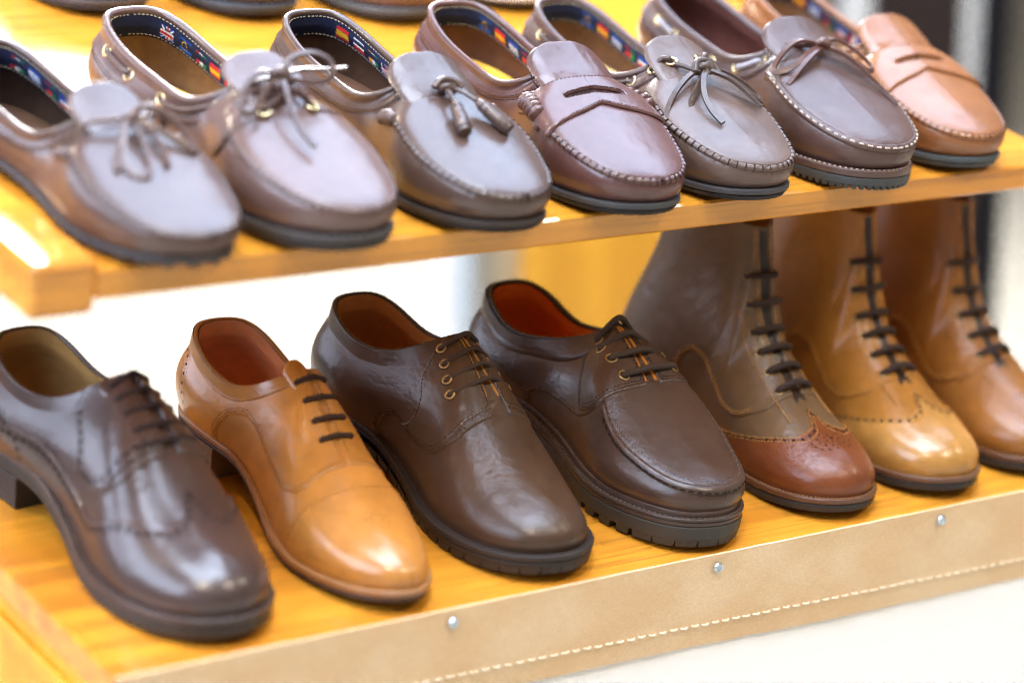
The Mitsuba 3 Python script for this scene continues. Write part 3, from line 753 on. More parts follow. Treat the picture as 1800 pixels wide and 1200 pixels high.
                for j in range(5): add(0, 1, j / 5, (j + 1) / 5, B_ if j % 2 == 0 else Wh)
            elif fl == 'uk':
                add(0, 1, 0, 1, B_); add(.36, .64, 0, 1, Wh, .0001); add(0, 1, .32, .68, Wh, .0002); add(.43, .57, 0, 1, R_, .0003); add(0, 1, .42, .58, R_, .0004)
                for j in range(4):
                    add(.04 + j * .07, .12 + j * .07, .05 + j * .08, .15 + j * .08, Wh, .00015); add(.64 + j * .08, .72 + j * .08, .64 + j * .08, .74 + j * .08, Wh, .00015)
                    add(.88 - j * .07, .96 - j * .07, .05 + j * .08, .15 + j * .08, Wh, .00015); add(.28 - j * .08, .36 - j * .08, .64 + j * .08, .74 + j * .08, Wh, .00015)
            elif fl == 'eu':
                add(0, 1, 0, 1, (.02, .10, .45))
                for j in range(12):
                    a = j * math.pi / 6; add(.5 + .22 * math.cos(a) - .03, .5 + .22 * math.cos(a) + .03, .5 + .32 * math.sin(a) - .04, .5 + .32 * math.sin(a) + .04, Y_, .0001)
            elif fl == 'dk': add(0, 1, 0, 1, R_); add(.3, .45, 0, 1, Wh, .0001); add(0, 1, .4, .6, Wh, .0002)
            m = cat(*ms); s.add('flag', m, 'cloth', np.vstack(cs), smooth=False, parent=k)
    def pucker(s, amp=.0007, pitch=.0056, reach=.011, y_from=.16, y_to=1.0):
        """gathers of the apron seam, pressed into the side wall below it"""
        l = s.l; V = l.V
        d = -V[:, 12]
        # arc position along the seam = arc along the feather edge
        w = np.exp(-np.clip(d, 0, 1) / (reach * .45)) * (d > 0) * sstep(y_from, y_from + .02, V[:, 9])
        arc = np.zeros(len(V))
        for si, sg in ((0, 1), (1, -1)):
            a = np.concatenate([[0], np.cumsum(np.linalg.norm(np.diff(l.P[si], axis=0), axis=1))])
            m = V[:, 10] == sg; _, j = cKDTree(l.P[si]).query(V[m][:, [0, 1]] * 0 + np.column_stack([np.interp(V[m, 9], l.P[si][:, 1], l.P[si][:, 0]), V[m, 9]])); arc[m] = a[j]
        ph = arc * 2 * np.pi / pitch + 1.3 * np.sin(arc * 140)
        V[:, :3] += V[:, 3:6] * (amp * np.sin(ph) * w)[:, None]
        l.renormal()
def curve_on(sh, pts, r, n=60, closed=False):
    """points (x, y, height above the upper) -> smooth 3-D lace"""
    p = np.array(pts, float); q, nn = sh.l.at_plan(p[:, 0], p[:, 1])
    q = q + nn * p[:, 2:3]
    return tube(spl(q, n, closed), r, 8, closed=closed, flat=.8)
def fdist(sh, pts):
    c = sh.sec(); return sd_poly(np.column_stack([c['y'], c['dF']]), pts)
def mirror_w(far_k=1.0, near=NEAR, k=1.0): return [(x * k, y) for x, y in near]

# ---------------------------------------------------------------- lower row, from the left
TOP_DERBY = [(0, .004, .098), (.018, .0085, .0972), (.0285, .028, .0905), (.0305, .055, .083), (.0285, .085, .082), (.0195, .113, .0925), (0, .130, .103)]
RIDGE_DERBY = [(.130, .103), (.155, .0915), (.185, .0755), (.212, .0640), (.240, .0590), (.250, .0588)]
Q_DERBY = [(.098, -.02), (.098, .010), (.102, .019), (.111, .0245), (.122, .0245), (.140, .026), (.163, .0345), (.170, .0385), (.176, .047), (.180, .058), (.182, .2), (-.1, .2), (-.1, -.02)]
ZL = .0004
def lifted(pts, dz): return [(*p[:-1], p[-1] + dz) for p in pts]
def cap_field(s, peak_y, side_y, low_y, wing=True, hw=.030):
    """wing tip: a W drawn over the vamp; y of the edge as a function of the distance from the ridge"""
    c = s.sec(); d = c['dR']
    e = PchipInterpolator([0, .003, .010, .018, .030, .2], [peak_y, peak_y + .004, low_y - .004, low_y, low_y + .001, low_y + .001])(d)
    g = PchipInterpolator([-.01, 0, .012, .020, .028, .035, .041, .047, .3], [side_y - .035, side_y - .022, side_y, side_y + .022, side_y + .045, side_y + .061, side_y + .072, side_y + .078, side_y + .08])(c['dF'])
    return c['y'] - np.where(c['dF'] < .047, np.minimum(e, g), e)

def longwing_brogue():
    col = (.056, .031, .026); B = 'leather_polished'
    l = Last(rid_x=-.011, toe_x=.002, wid=1.03, top=[(0, .004, .102), (.018, .0085, .1012), (.0285, .028, .094), (.0305, .055, .0865), (.0285, .085, .088), (.0195, .109, .102), (0, .1235, .115)], ridge=[(.1235, .115), (.150, .1035), (.182, .0845), (.212, .0665), (.238, .0560), (.251, .0525)], yT=.150, m=2.3, sole=.014, heel=.024, spring=.008)
    s = Shoe('brogue_shoe', 'dark brown longwing brogue shoe with blue sheen, leftmost on the lower shelf', 'shoe', l, -.308, .012, ZL, 5.0, 1.05, seed=3)
    c = s.sec(); s.vamp(col, B)
    gap = .004 + .05 * np.clip(c['rs'], 0, 1)
    # long wing: runs from the toe peak back along the side
    w = cap_field(s, .2045, .14, .226)
    low = .024 - c['dF'] + .022 * sstep(.16, .215, c['y'])
    f = np.maximum(np.minimum(w, c['y'] - .19), low)
    wk = s.piece('wing', f, col, B, th=.0022, st=True, st_col=(.10, .06, .05), second=.0085, keep=lambda k: k[:, 11] > .004)
    s.punch(f - .0058, .0024, .0070, .0019, .0008, parent=wk)
    q = fdist(s, [(.085, .018), (.10, .026), (.115, .030), (.140, .032), (.163, .0375), (.170, .0415), (.177, .050), (.183, .062), (.185, .2), (-.1, .2), (-.1, .018)])
    f = np.minimum(q, np.where(c['rs'] > -.004, c['dR'] - gap, 1))
    s.piece('quarter', f, col, B, th=.0013, base=.0003, st=True, st_col=(.10, .06, .05))
    g = fdist(s, [(.10, .2), (.108, .062), (.120, .054), (.131, .047), (.135, .040), (.142, .0335), (.163, .040), (.177, .052), (.183, .2)])
    f2 = np.minimum(g, np.where(c['rs'] > -.004, c['dR'] - gap, 1))
    fk = s.piece('facing', f2, col, B, th=.0020, base=.0014, st=True, st_col=(.10, .06, .05), second=.008, keep=lambda k: k[:, 7] > .003)
    s.punch(f2 - .0055, .0036, .0070, .0018, .0008, keep=lambda k: k[:, 7] > .014, parent=fk)
    # heel counter, shelf shade painted into its darker colour, and its row of holes
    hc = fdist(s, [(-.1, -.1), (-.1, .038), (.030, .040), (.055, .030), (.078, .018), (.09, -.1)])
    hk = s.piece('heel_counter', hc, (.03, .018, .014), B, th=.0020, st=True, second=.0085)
    s.punch(hc - .0058, .0022, .0070, .0019, .0008, parent=hk)
    s.punch(.020 - np.abs(c['rs'] + .06) + 0 * c['t'], .0014, .0062, .0009, keep=lambda k: (k[:, 7] > .03) & (k[:, 7] < .05))
    s.rim((.03, .016, .014), B, r=.0016)
    s.lining((.36, .21, .07), (.38, .22, .08))
    s.lacing([.003, .017, .031, .045, .058], [.0165, .0175, .0185, .0195, .0205], .0024, col=(.035, .022, .022), r=.0020, eyel=True, R=.0017, er=.0006, mat='brass_dark')
    s.flap('tongue', 0, [(.150, .1000), (.135, .1055), (.122, .1095), (.117, .1110)], [.006, .009, .010, .009], .004, col, B, th=.003, nose=.25)
    s.sole(welt=.0075, col_welt=(.05, .032, .028), col_sole=(.030, .026, .024), welt_th=.005, heel_y=.072, stitch=(.10, .07, .05))
longwing_brogue()

def cap_toe_oxford():
    col = (.44, .175, .032); B = 'leather_polished'
    near = [(0, 0), (.0215, .0035), (.0310, .024), (.0325, .055), (.0295, .10), (.0335, .15), (.0435, .188), (.0460, .210), (.0395, .244), (.0235, .277), (0, .292)]
    far = [(0, 0), (.0215, .0035), (.0315, .024), (.0340, .055), (.0345, .10), (.0390, .15), (.0455, .182), (.0462, .205), (.0385, .244), (.0225, .277), (0, .292)]
    l = Last(near, far, length=.285, wid=.98, toe_x=.004, rid_x=-.006, top=[(0, .004, .096), (.018, .0085, .0952), (.0285, .028, .089), (.0305, .055, .081), (.029, .080, .079), (.0215, .105, .091), (0, .1205, .1040)],
             ridge=[(.1205, .1040), (.140, .0925), (.163, .0765), (.190, .0635), (.220, .0525), (.238, .0480), (.252, .0452)], yT=.142, m=2.35, sole=.0085, heel=.024, spring=.010)
    s = Shoe('oxford_shoe', 'glossy tan cap toe oxford shoe with four dark lace bars on the lower shelf', 'shoe', l, -.174, .004, ZL, -.4, 1.02, seed=7, tip=.298)
    c = s.sec(); s.vamp(tint(l.V[:, :3], col, .38, 15, 2), B)
    q = fdist(s, [(.070, -.02), (.074, .012), (.084, .026), (.100, .034), (.118, .035), (.140, .030), (.166, .030), (.186, .038), (.192, .050), (.194, .2), (-.1, .2), (-.1, -.02)])
    f = np.minimum(q, np.where(c['rs'] > -.004, c['dR'] - .0010 - .0004 * np.sin(c['rs'] * 60), 1))
    s.piece('quarter', f, col, B, th=.0012, st=True, st_col=(.22, .09, .03), second=.0044, keep=lambda k: (k[:, 7] > .0035))
    cap = c['y'] - (.2095 - 4.0 * c['x'] ** 2 - .15 * np.clip(.05 - c['z'], 0, 1))
    ck = s.piece('toe_cap', cap, np.array(col) * 1.04, B, th=.0006, st=True, st_col=(.30, .115, .025))
    med = s.l
    ms = []
    for i in range(7):
        a = i * 2 * math.pi / 7
        for rr in (.0045, .0085):
            p, n = l.at_plan([l.V[0, 0] * 0 + .004 + rr * math.cos(a + rr * 80)], [.243 + rr * math.sin(a + rr * 80)], .0011); ms.append(disc(p[0], n[0], .0007, 7))
    q_ = cat(*ms); s.add('punched_holes', q_, 'cloth', np.tile((.10, .04, .012), (len(q_[0]), 1)), smooth=False, parent=ck, kind='stuff')
    hc = fdist(s, [(-.1, -.1), (-.1, .2), (.010, .2), (.022, .060), (.030, .035), (.036, .015), (.042, -.1)])
    hk = s.piece('heel_counter', np.minimum(hc, c['dR'] - .012), col, B, th=.0010, st=True, st_col=(.22, .09, .03), second=.010)
    s.punch(np.minimum(hc, c['dR'] - .010) - .0062, .0013, .0068, .0013, .0006, parent=hk, keep=lambda k: k[:, 11] > .004)
    tl = np.minimum(.0115 - c['dR'], .003 - c['rs'])
    s.piece('collar', tl, np.array(col) * .8, B, th=.0012, base=.0011)
    s.rim(np.array(col) * .55, B, r=.0017)
    s.lining((.62, .26, .11), (.60, .25, .11))
    s.lacing([.008, .0245, .041, .057], .0115, .0012, col=(.045, .024, .016), r=.0021, eyel=True, R=.0014, er=.0005, mat='brass_dark', lift=.0026, dfar=.0125)
    s.flap('tongue', 0, [(.138, .0925), (.124, .1010), (.114, .1065), (.110, .1085)], [.007, .009, .010, .009], .004, col, B, th=.003, nose=.4)
    s.sole(welt=.0050, col_welt=(.30, .13, .045), col_sole=(.05, .028, .02), welt_th=.0045, heel_col=(.20, .105, .045), heel_y=.07, stitch=(.55, .32, .14), weltbsdf='leather_polished')
cap_toe_oxford()

def plain_derby():
    col = (.066, .034, .019); B = 'leather_oiled'
    l = Last(rid_x=-.009, toe_x=.002, wid=1.02, top=[(0, .004, .103), (.018, .0085, .1022), (.0285, .028, .0965), (.0305, .055, .0905), (.0285, .083, .093), (.0205, .108, .106), (0, .125, .1185)], ridge=[(.125, .1185), (.150, .1040), (.180, .0840), (.210, .0662), (.237, .0552), (.251, .0515)], yT=.150, m=2.3, sole=.014, heel=.020, spring=.010)
    s = Shoe('derby_shoe', 'plain dark brown derby shoe with round toe and four brass eyelets', 'shoe', l, -.040, .006, ZL, 2.5, 1.03, seed=1)
    c = s.sec()
    s.vamp(tint(l.V[:, :3], col, .30, 22, 4), B)
    gap = np.where(c['rs'] > 0, .0045 + .10 * np.clip(c['rs'], 0, 1), .0045)
    q = fdist(s, [(.098, -.02), (.098, .010), (.102, .019), (.111, .0250), (.122, .0255), (.140, .027), (.160, .0315), (.170, .0365), (.179, .047), (.185, .058), (.188, .2), (-.1, .2), (-.1, -.02)])
    f = np.minimum(q, np.where(c['rs'] > -.004, c['dR'] - gap, 1))
    s.piece('quarter', f, col, B, th=.0017, edge=.0013, st=True, st_col=(.02, .011, .008), r=.00026, second=.0044, keep=lambda k: (k[:, 11] > .006) & (k[:, 7] > .003))
    g = fdist(s, [(.112, .2), (.124, .066), (.133, .056), (.135, .044), (.130, .033), (.122, .0262), (.140, .0275), (.163, .036), (.170, .040), (.176, .0485), (.180, .058), (.182, .2)])
    s.piece('facing', np.minimum(g, np.where(c['rs'] > -.006, c['dR'] - gap - .0002, 1)), col, B, th=.0007, base=.0016, st=True, st_col=(.02, .011, .008), st_in=.0020, keep=lambda k: (k[:, 7] > .004))
    s.piece('gusset', np.minimum(np.minimum(.0035 - np.abs(c['dR'] - gap - .0002), c['rs'] + .0), .049 - c['rs']), (.42, .19, .035), 'cloth', th=.0006, edge=.002)
    s.rim((.012, .009, .008), B, r=.0019)
    s.lining((.45, .19, .05), (.42, .19, .06))
    s.lacing([.004, .0175, .031, .0435], [.0195, .0235, .0275, .0305], .0026, 'brass_dark', (.060, .036, .026), r=.0018, R=.0032, er=.0011, lift=.0036)
    s.flap('tongue', 0, [(.150, .1000), (.135, .1080), (.121, .1145)], [.008, .009, .009], .004, col, B, th=.003, nose=.3)
    s.sole(welt=.0072, col_welt=(.028, .019, .015), col_sole=(.026, .019, .016), weltbsdf='rubber', welt_th=.0045, stitch=None, bottom_rise=.0045)
    lugs(s, .0066, .0045, .013, .0016, (.026, .019, .016), y1=.236)
def lugs(s, d, h, length, gap, col, rise=None, depth=.014, y0=.0, y1=1.0, name='lug'):
    """the cleats of a lug sole, one mesh each"""
    l = s.l; out = l.offset_ring(d); inn = l.offset_ring(d - depth)
    t = np.concatenate([[0], np.cumsum(np.linalg.norm(np.diff(np.vstack([out, out[:1]]), axis=0), axis=1))]); n = int(t[-1] / (length + gap)); st_ = t[-1] / n
    O = np.vstack([out, out[:1]]); I = np.vstack([inn, inn[:1]])
    at = lambda A, x: np.array([np.interp(x % t[-1], t, A[:, 0]), np.interp(x % t[-1], t, A[:, 1])])
    for k in range(n):
        a, b = (k + .5) * st_ + gap / 2, (k + 1.5) * st_ - gap / 2
        m = (at(O, a)[1] + at(O, b)[1]) / 2
        if m < y0: continue
        if m > y1: a, b = k * st_ + .5 * st_, (k + 1.5) * st_
        V = []
        for zz, ins in ((0, .0008), (1, 0)):
            for x in (a + ins, (a + b) / 2, b - ins):
                for A in (O, I):
                    p = at(A, x)
                    if A is O: p = p + (at(I, x) - p) * (ins / depth)
                    z = float(l.zb(p[1])); V.append([p[0], p[1], z + (0.0 if zz == 0 else h + .0012)])
        V = np.array(V)
        F = [(0, 2, 8, 6), (2, 4, 10, 8), (1, 7, 9, 3), (3, 9, 11, 5), (0, 6, 7, 1), (4, 5, 11, 10), (0, 1, 3, 2), (2, 3, 5, 4)]
        s.add(name, cat((V, np.array(F))), 'rubber', col, smooth=False)
plain_derby()

MOC = [(0, 0), (-.05, .22), (-.045, .50), (.035, .76), (.115, .875), (.30, .950), (.62, .988), (1, 1)]
FLAT = [(0, 0), (-.055, .22), (-.062, .48), (-.030, .70), (.035, .835), (.12, .885), (.32, .940), (.62, .980), (1, 1)]
def seam_chain(s, side, y0, y1, d=0.0):
    out = []
    for k in s.l.lines(s.l.V[:, 12] - d):
        m = (k[:, 10] * side > 0) & (k[:, 1] > y0) & (k[:, 1] < y1); k = k[m]
        if len(k) > 3: out.append(k[np.argsort(k[:, 1])])
    return np.vstack(out) if out else None
def cross_stitches(s, f, off, half, pitch, r, col, keep=None, parent=None, lean=0.0):
    ms = []
    for ch in s.l.lines(f, keep):
        q = resample(ch, pitch, pitch * .5)
        for i in range(len(q) - 1):
            p, n = q[i, :3], q[i, 3:6]; t = q[i + 1, :3] - p; t /= np.linalg.norm(t) + 1e-9; w = np.cross(n, t)
            a, b = p - w * half - t * lean, p + w * half + t * lean
            ms.append(tube(np.array([a - n * .0004, a * .8 + b * .2 + n * off, (a + b) / 2 + n * off * 1.1, a * .2 + b * .8 + n * off, b - n * .0004]), r, 5))
    if ms:
        m = cat(*ms); s.add('stitching', m, 'cloth', np.tile(col, (len(m[0]), 1)), parent=parent, kind='stuff')
def apron(s, col, B, y0=.165, lip=.0026, th=.0020, pitch=.0056, st_col=None, puck=.0009, wide=None):
    """the raised seam that joins the apron to the gathered side of a moccasin"""
    if puck: s.pucker(puck, pitch * 1.0, y_from=y0 + .012)
    s.vamp(col, B)
    c = s.sec(); front = c['y'] - y0
    k = s.piece('apron', np.minimum(c['dS'] + .0002, front + .004), col, B, th=.0013, edge=.0014)
    w = wide or lip
    sk = s.piece('apron_seam', np.minimum(w - np.abs(c['dS'] + w * .55), front), np.array(col) * .92, B, th=th, edge=w * .8)
    if st_col is not None:
        cross_stitches(s, c['dS'] + w * .5, th + .0002, w * 1.0, pitch, .00050, st_col, keep=lambda q: q[:, 1] > y0 + .002, parent=sk)
    return k, sk

def moc_toe_derby():
    col = (.060, .031, .020); B = 'leather_satin'
    near = NEAR[:-3] + [(.0405, .247), (.0265, .2735), (0, .2845)]
    l = Last(near, FAR[:-3] + [(.0395, .244), (.0255, .273), (0, .2845)], rid_x=-.010, toe_x=.000, wid=1.02, top=lifted(TOP_DERBY[:4], -.001) + lifted(TOP_DERBY[4:6], .004) + [(0, .130, .1125)], ridge=[(.130, .1125), (.155, .1010), (.185, .0845), (.212, .0720), (.238, .0628), (.254, .0590)], yT=.150, prof=MOC, seam_at=4,
             sole=.0250, heel=.010, spring=.007)
    s = Shoe('derby_shoe', 'dark brown moc toe derby shoe with orange lining and thick black lug sole', 'shoe', l, .098, .004, ZL, 0.5, 1.03, seed=2)
    c = s.sec()
    apron(s, col, B, y0=.183, puck=0, wide=.0036, th=.0024, st_col=None)
    for dd in (-.0045, .0006): s.seam(c['dS'] - dd, .0012 + .0010 * (dd < 0), keep=lambda q: q[:, 1] > .188, col=(.10, .065, .05) if dd > 0 else (.012, .008, .006), pitch=.0062, r=.00065)
    s.seam(c['dS'] - .0045, .0011, keep=lambda q: q[:, 1] > .188, col=(.02, .012, .01), pitch=.0034)
    gap = np.where(c['rs'] > 0, .0040 + .09 * np.clip(c['rs'], 0, 1), .0040)
    q = fdist(s, [(.088, -.02), (.090, .010), (.100, .0165), (.116, .021), (.140, .025), (.160, .031), (.172, .040), (.180, .050), (.183, .060), (.184, .2), (-.1, .2), (-.1, -.02)])
    fq = np.minimum(q, np.where(c['rs'] > -.004, c['dR'] - gap, 1))
    s.piece('quarter', fq, col, B, th=.0013, st=True, st_col=(.09, .055, .035), second=.0042, keep=lambda k: (k[:, 11] > .006) & (k[:, 7] > .003) & (k[:, 1] < .155))
    g = fdist(s, [(.112, .2), (.1185, .085), (.132, .062), (.148, .046), (.160, .036), (.172, .043), (.180, .052), (.183, .062), (.184, .2)])
    ff = np.minimum(g, np.where(c['rs'] > -.010, c['dR'] - gap, 1))
    s.piece('facing', ff, col, B, th=.0010, base=.0013, st=True, st_col=(.018, .01, .008), second=.0046, keep=lambda k: k[:, 7] > .004)
    s.piece('gusset', np.minimum(np.minimum(.0040 - np.abs(c['dR'] - gap - .0002), c['rs']), .052 - c['rs']), (.50, .17, .02), 'cloth', th=.0007, edge=.002)
    hc = fdist(s, [(-.1, -.1), (-.1, .046), (.020, .045), (.050, .030), (.080, .0165), (.094, .012), (.10, -.1)])
    s.piece('heel_counter', hc, np.array(col) * .95, B, th=.0011, st=True, st_col=(.018, .01, .008), second=.0044)
    tl = np.minimum(.0155 - c['dR'] + .006 * sstep(-.07, -.02, c['rs']), -.004 - c['rs'])
    s.piece('padded_collar', tl, col, B, th=.0032, edge=.009, base=.0004)
    s.seam(tl + .0008, .0010, col=(.018, .01, .008), keep=lambda k: k[:, 6] < -.015)
    s.rim((.020, .012, .010), B, r=.0016, off=.0006)
    s.lining((.62, .135, .008), (.55, .11, .008), depth=.0032)
    s.lacing([.001, .0165, .032, .0475], [.0235, .0240, .0245, .0245], .0022, 'brass_dark', (.055, .037, .028), r=.0026, R=.0040, er=.0010, lift=.0042)
    # goodyear storm welt, midsole, lug outsole
    n = len(l.ring); zt, zb = l.zt, l.zb
    s.flat_layer('rand', np.full(n, .0022), lambda y: zt(y) - .0030, lambda y: zt(y) + .0022, (.085, .050, .038), 'leather_satin', .0011)
    s.flat_layer('welt', np.full(n, .0068), lambda y: zt(y) - .0052, lambda y: zt(y) - .0022, (.050, .033, .026), 'leather_oiled', .0010)
    s.flat_layer('midsole', np.full(n, .0062), lambda y: zt(y) - .0088, lambda y: zt(y) - .0054, (.055, .033, .027), 'leather_oiled', .0008)
    s.flat_layer('outsole', np.full(n, .0066), lambda y: zb(y) + .0050, lambda y: zt(y) - .0090, (.038, .033, .026), 'rubber', .0012)
    P = np.column_stack([l.offset_ring(.0048), zt(l.ring[:, 1]) - .0021, np.tile([0, 0, 1.0], (n, 1))]); P = np.vstack([P, P[:1]])
    qq = stitches([P], .0001, .0042, .0030, .0006); s.add('stitching', qq, 'cloth', np.tile((.16, .11, .07), (len(qq[0]), 1)), smooth=False, kind='stuff')
    s.flat_layer('heel', np.full(n, .0056), lambda y: 0 * y + .0002, lambda y: zb(y) + .006, (.030, .026, .021), 'rubber', .001, yclip=.072)
    lugs(s, .0064, .0050, .0112, .0056, (.036, .031, .025), y0=.078, y1=.256)
    s.flat_layer('toe_lug', np.full(n, .0056), lambda y: zb(y) + .0 + .02 * (y < .245), lambda y: zb(y) + .0064 + .02 * (y < .245), (.036, .031, .025), 'rubber', .0008) if False else None
moc_toe_derby()

# boots
TOP_BOOT = [(0, .034, .188), (.017, .038, .1875), (.025, .054, .186), (.0265, .074, .185), (.021, .099, .183), (.010, .1165, .180), (0, .1205, .179)]
RIDGE_BOOT = [(.1205, .179), (.1235, .168), (.129, .150), (.138, .122), (.152, .0985), (.175, .0775), (.203, .0638), (.230, .0548), (.252, .0500)]
def boot(kind, label, X, col, colcap, colcounter, B, seed, lace, yaw=0.0, thread=(.52, .26, .065), sole_c=(.022, .022, .024), eye=True):
    l = Last(rid_x=-.006, toe_x=.002, wid=1.02, top=TOP_BOOT, ridge=RIDGE_BOOT, yT=.112, m=2.35, sole=.0115, heel=.024, spring=.010, N=210, M=110, ankle=.0035, wblend=(.065, .03))
    s = Shoe('lace_up_boot', label, 'boot', l, X, .008, ZL, yaw, 1.0, seed=seed)
    c = s.sec(); s.vamp(col, B)
    xr = .002 * sstep(.13, .26, c['y']) - .006 * (1 - sstep(.16, .25, c['y']))
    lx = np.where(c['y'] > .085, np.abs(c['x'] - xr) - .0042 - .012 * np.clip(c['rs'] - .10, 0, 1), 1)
    s.piece('tongue', np.minimum(np.minimum(.0012 - lx, .146 - c['rs']), c['rs'] + .02), (.030, .016, .010), B, th=.0002)  # strip of tongue painted dark for the shade between the facings
    q = fdist(s, [(.090, -.02), (.090, .016), (.0945, .028), (.104, .036), (.118, .036), (.134, .030), (.152, .0275), (.172, .0315), (.181, .036), (.190, .045), (.197, .056), (.199, .2), (-.1, .3), (-.1, -.02)])
    f = np.minimum(q, lx)
    s.piece('quarter', f, col, B, th=.0018, edge=.0013, st=True, st_col=thread, second=.0043, keep=lambda k: (k[:, 11] > .006) & (k[:, 9] < .195), r=.00040)
    # facing seam runs up the shaft
    up = (c['rs'] > -.03) & (c['rs'] < .17)
    s.seam(np.where(up, lx - .0165, -1), .0020, keep=lambda k: (k[:, 6] < .145) & (k[:, 6] > .006) & (k[:, 1] > .10), col=thread, r=.00050)
    hc = fdist(s, [(-.1, -.1), (-.1, .11), (.004, .110), (.018, .085), (.033, .060), (.050, .036), (.058, .012), (.06, -.1)])
    hk = s.piece('heel_counter', hc, colcounter, B, th=.0011, st=True, st_col=thread, second=.0085)
    s.punch(hc - .0055, .0014, .0068, .0011, .0005, parent=hk)
    if kind == 'wing':
        w = cap_field(s, .2115, .155, .2315)
        ck = s.piece('toe_cap', w, colcap, B if seed == 5 else 'leather_polished', th=.0013, st=True, st_col=thread if seed == 5 else (.30, .13, .03), second=.0088, st_in=.0018, r=.00040)
        s.punch(w - .0054, .0016, .0072, .0016, .0006, parent=ck)
        ms = []
        for rr, nn in ((.0, 1), (.006, 7), (.0115, 12), (.017, 16)):
            for i in range(nn):
                a = 2 * math.pi * i / nn + rr * 60
                if rr > .01 and math.sin(a) < -.85: continue
                p, n = l.at_plan([.002 + rr * 1.05 * math.cos(a)], [.247 + rr * .72 * math.sin(a)], .0014); ms.append(disc(p[0], n[0], (.0010 if nn > 1 else .0018), 8))
        if seed == 5:
            q_ = cat(*ms); s.add('punched_holes', q_, 'cloth', np.tile(np.array(colcap) * .12, (len(q_[0]), 1)), smooth=False, parent=ck, kind='stuff')
    s.rim(np.array(col) * .6, B, r=.0018)
    s.lining((.30, .14, .05), (.3, .15, .06))
    s.lacing(lace, .0155, .0016, 'brass_dark', (.045, .029, .024), r=.0027, R=.0031, er=.0008, lift=.0066, eyel=eye)
    
    s.sole(welt=.0058, col_welt=(.10, .042, .022) if seed != 6 else (.12, .055, .03), col_sole=sole_c, welt_th=.0045, stitch=(.34, .17, .06))
    return s
LACES = [.038, .060, .082, .099, .117, .136]
boot('wing', 'taupe brown wingtip boot with glossy reddish brown toe cap on the lower shelf', .244, (.135, .076, .036), (.160, .042, .012), (.105, .060, .045), 'leather_oiled', 5, LACES, 0)
boot('wing', 'honey tan wingtip lace up boot, between two browner boots', .358, (.360, .145, .022), (.43, .20, .042), (.22, .09, .022), 'leather_satin', 6, LACES, 0)
boot('plain', 'plain mid brown lace up boot cut off at the right edge of the lower shelf', .470, (.270, .100, .016), None, (.25, .092, .016), 'leather_satin', 8, [.050, .072, .094, .114, .133], 0)

# ---------------------------------------------------------------- upper row, from the left
ZU = 0.2383
TOP_LOAF = [(0, .004, .0690), (.018, .008, .0684), (.0295, .030, .0625), (.0322, .060, .0555), (.0325, .100, .0505), (.0325, .134, .0515), (.0260, .153, .0610), (.012, .1610, .0710), (0, .1625, .0760)]
RIDGE_LOAF = [(.1625, .0760), (.190, .0655), (.220, .0550), (.252, .0455)]
LOAF_NEAR = [(0, 0), (.0215, .0035), (.0315, .024), (.0335, .055), (.0320, .10), (.0360, .15), (.0445, .188), (.0468, .215), (.0400, .251), (.0255, .277), (0, .287)]
LOAF_FAR = [(0, 0), (.0215, .0035), (.0320, .024), (.0340, .055), (.0345, .10), (.0390, .15), (.0458, .186), (.0470, .212), (.0395, .249), (.0250, .277), (0, .287)]
def moc_last(**k):
    d = dict(toe_x=.0015, wid=.975, top=TOP_LOAF, ridge=RIDGE_LOAF, yT=.170, prof=FLAT, seam_at=4, sole=.0085, heel=.012, spring=.008, N=130, M=60)
    d.update(k); return Last(LOAF_NEAR, LOAF_FAR, **d)
TONGUE = [(.204, .0625), (.187, .0680), (.170, .0745), (.157, .0805), (.147, .0855)]
FLAGS_B = ['eu', 'es', 'gr', 'pt', 'nl', 'fr', 'nl']
def collar(s, col, B, w=.0155, th=.0012, st_col=(.05, .03, .025), r=.0027, rim_col=None):
    c = s.sec()
    lim = .006 * sstep(-.05, .0, c['rs'])
    f = np.minimum(np.minimum(w + lim - c['dR'], -.001 - c['rs']), .176 - c['y'])
    k = s.piece('collar', f, col, B, th=th, edge=.0012, st=True, st_col=st_col, st_in=.0018, keep=lambda q: q[:, 7] > w * .6)
    s.seam(f + .0016, .0003, col=st_col, keep=lambda q: q[:, 7] > w * .6, parent=k)
    s.rim(np.array(rim_col if rim_col is not None else col) * .95, B, r=r, upto=-.012)
    hc = np.minimum(np.minimum(.0075 + .004 * sstep(.02, .05, c['dF']) - np.hypot(c['x'], 0 * c['x']), c['dR'] - w + .001), .03 - c['y'])
    s.piece('back_strip', hc, col, B, th=.0010, st=True, st_col=st_col)
    return k
def loafer_sole(s, col_edge=(.055, .050, .052), col_sole=(.018, .018, .020), welt=.0052, mid=.0042, taper=.0):
    l = s.l; n = len(l.ring); zt, zb = l.zt, l.zb
    w = welt - .0022 * (1 - sstep(.05, .12, l.ring[:, 1]))
    s.flat_layer('midsole', w, lambda y: zt(y) - mid, lambda y: zt(y) + .0003, col_edge, 'rubber', .0009)
    s.flat_layer('outsole', w - .0012, lambda y: zb(y), lambda y: zt(y) - mid - .0002, col_sole, 'rubber', .0010, taper=.0012)
    s.flat_layer('heel', w - .0012, lambda y: 0 * y + .0002, lambda y: zb(y) - .0002, col_sole, 'rubber', .001, taper=.0008, yclip=.075)
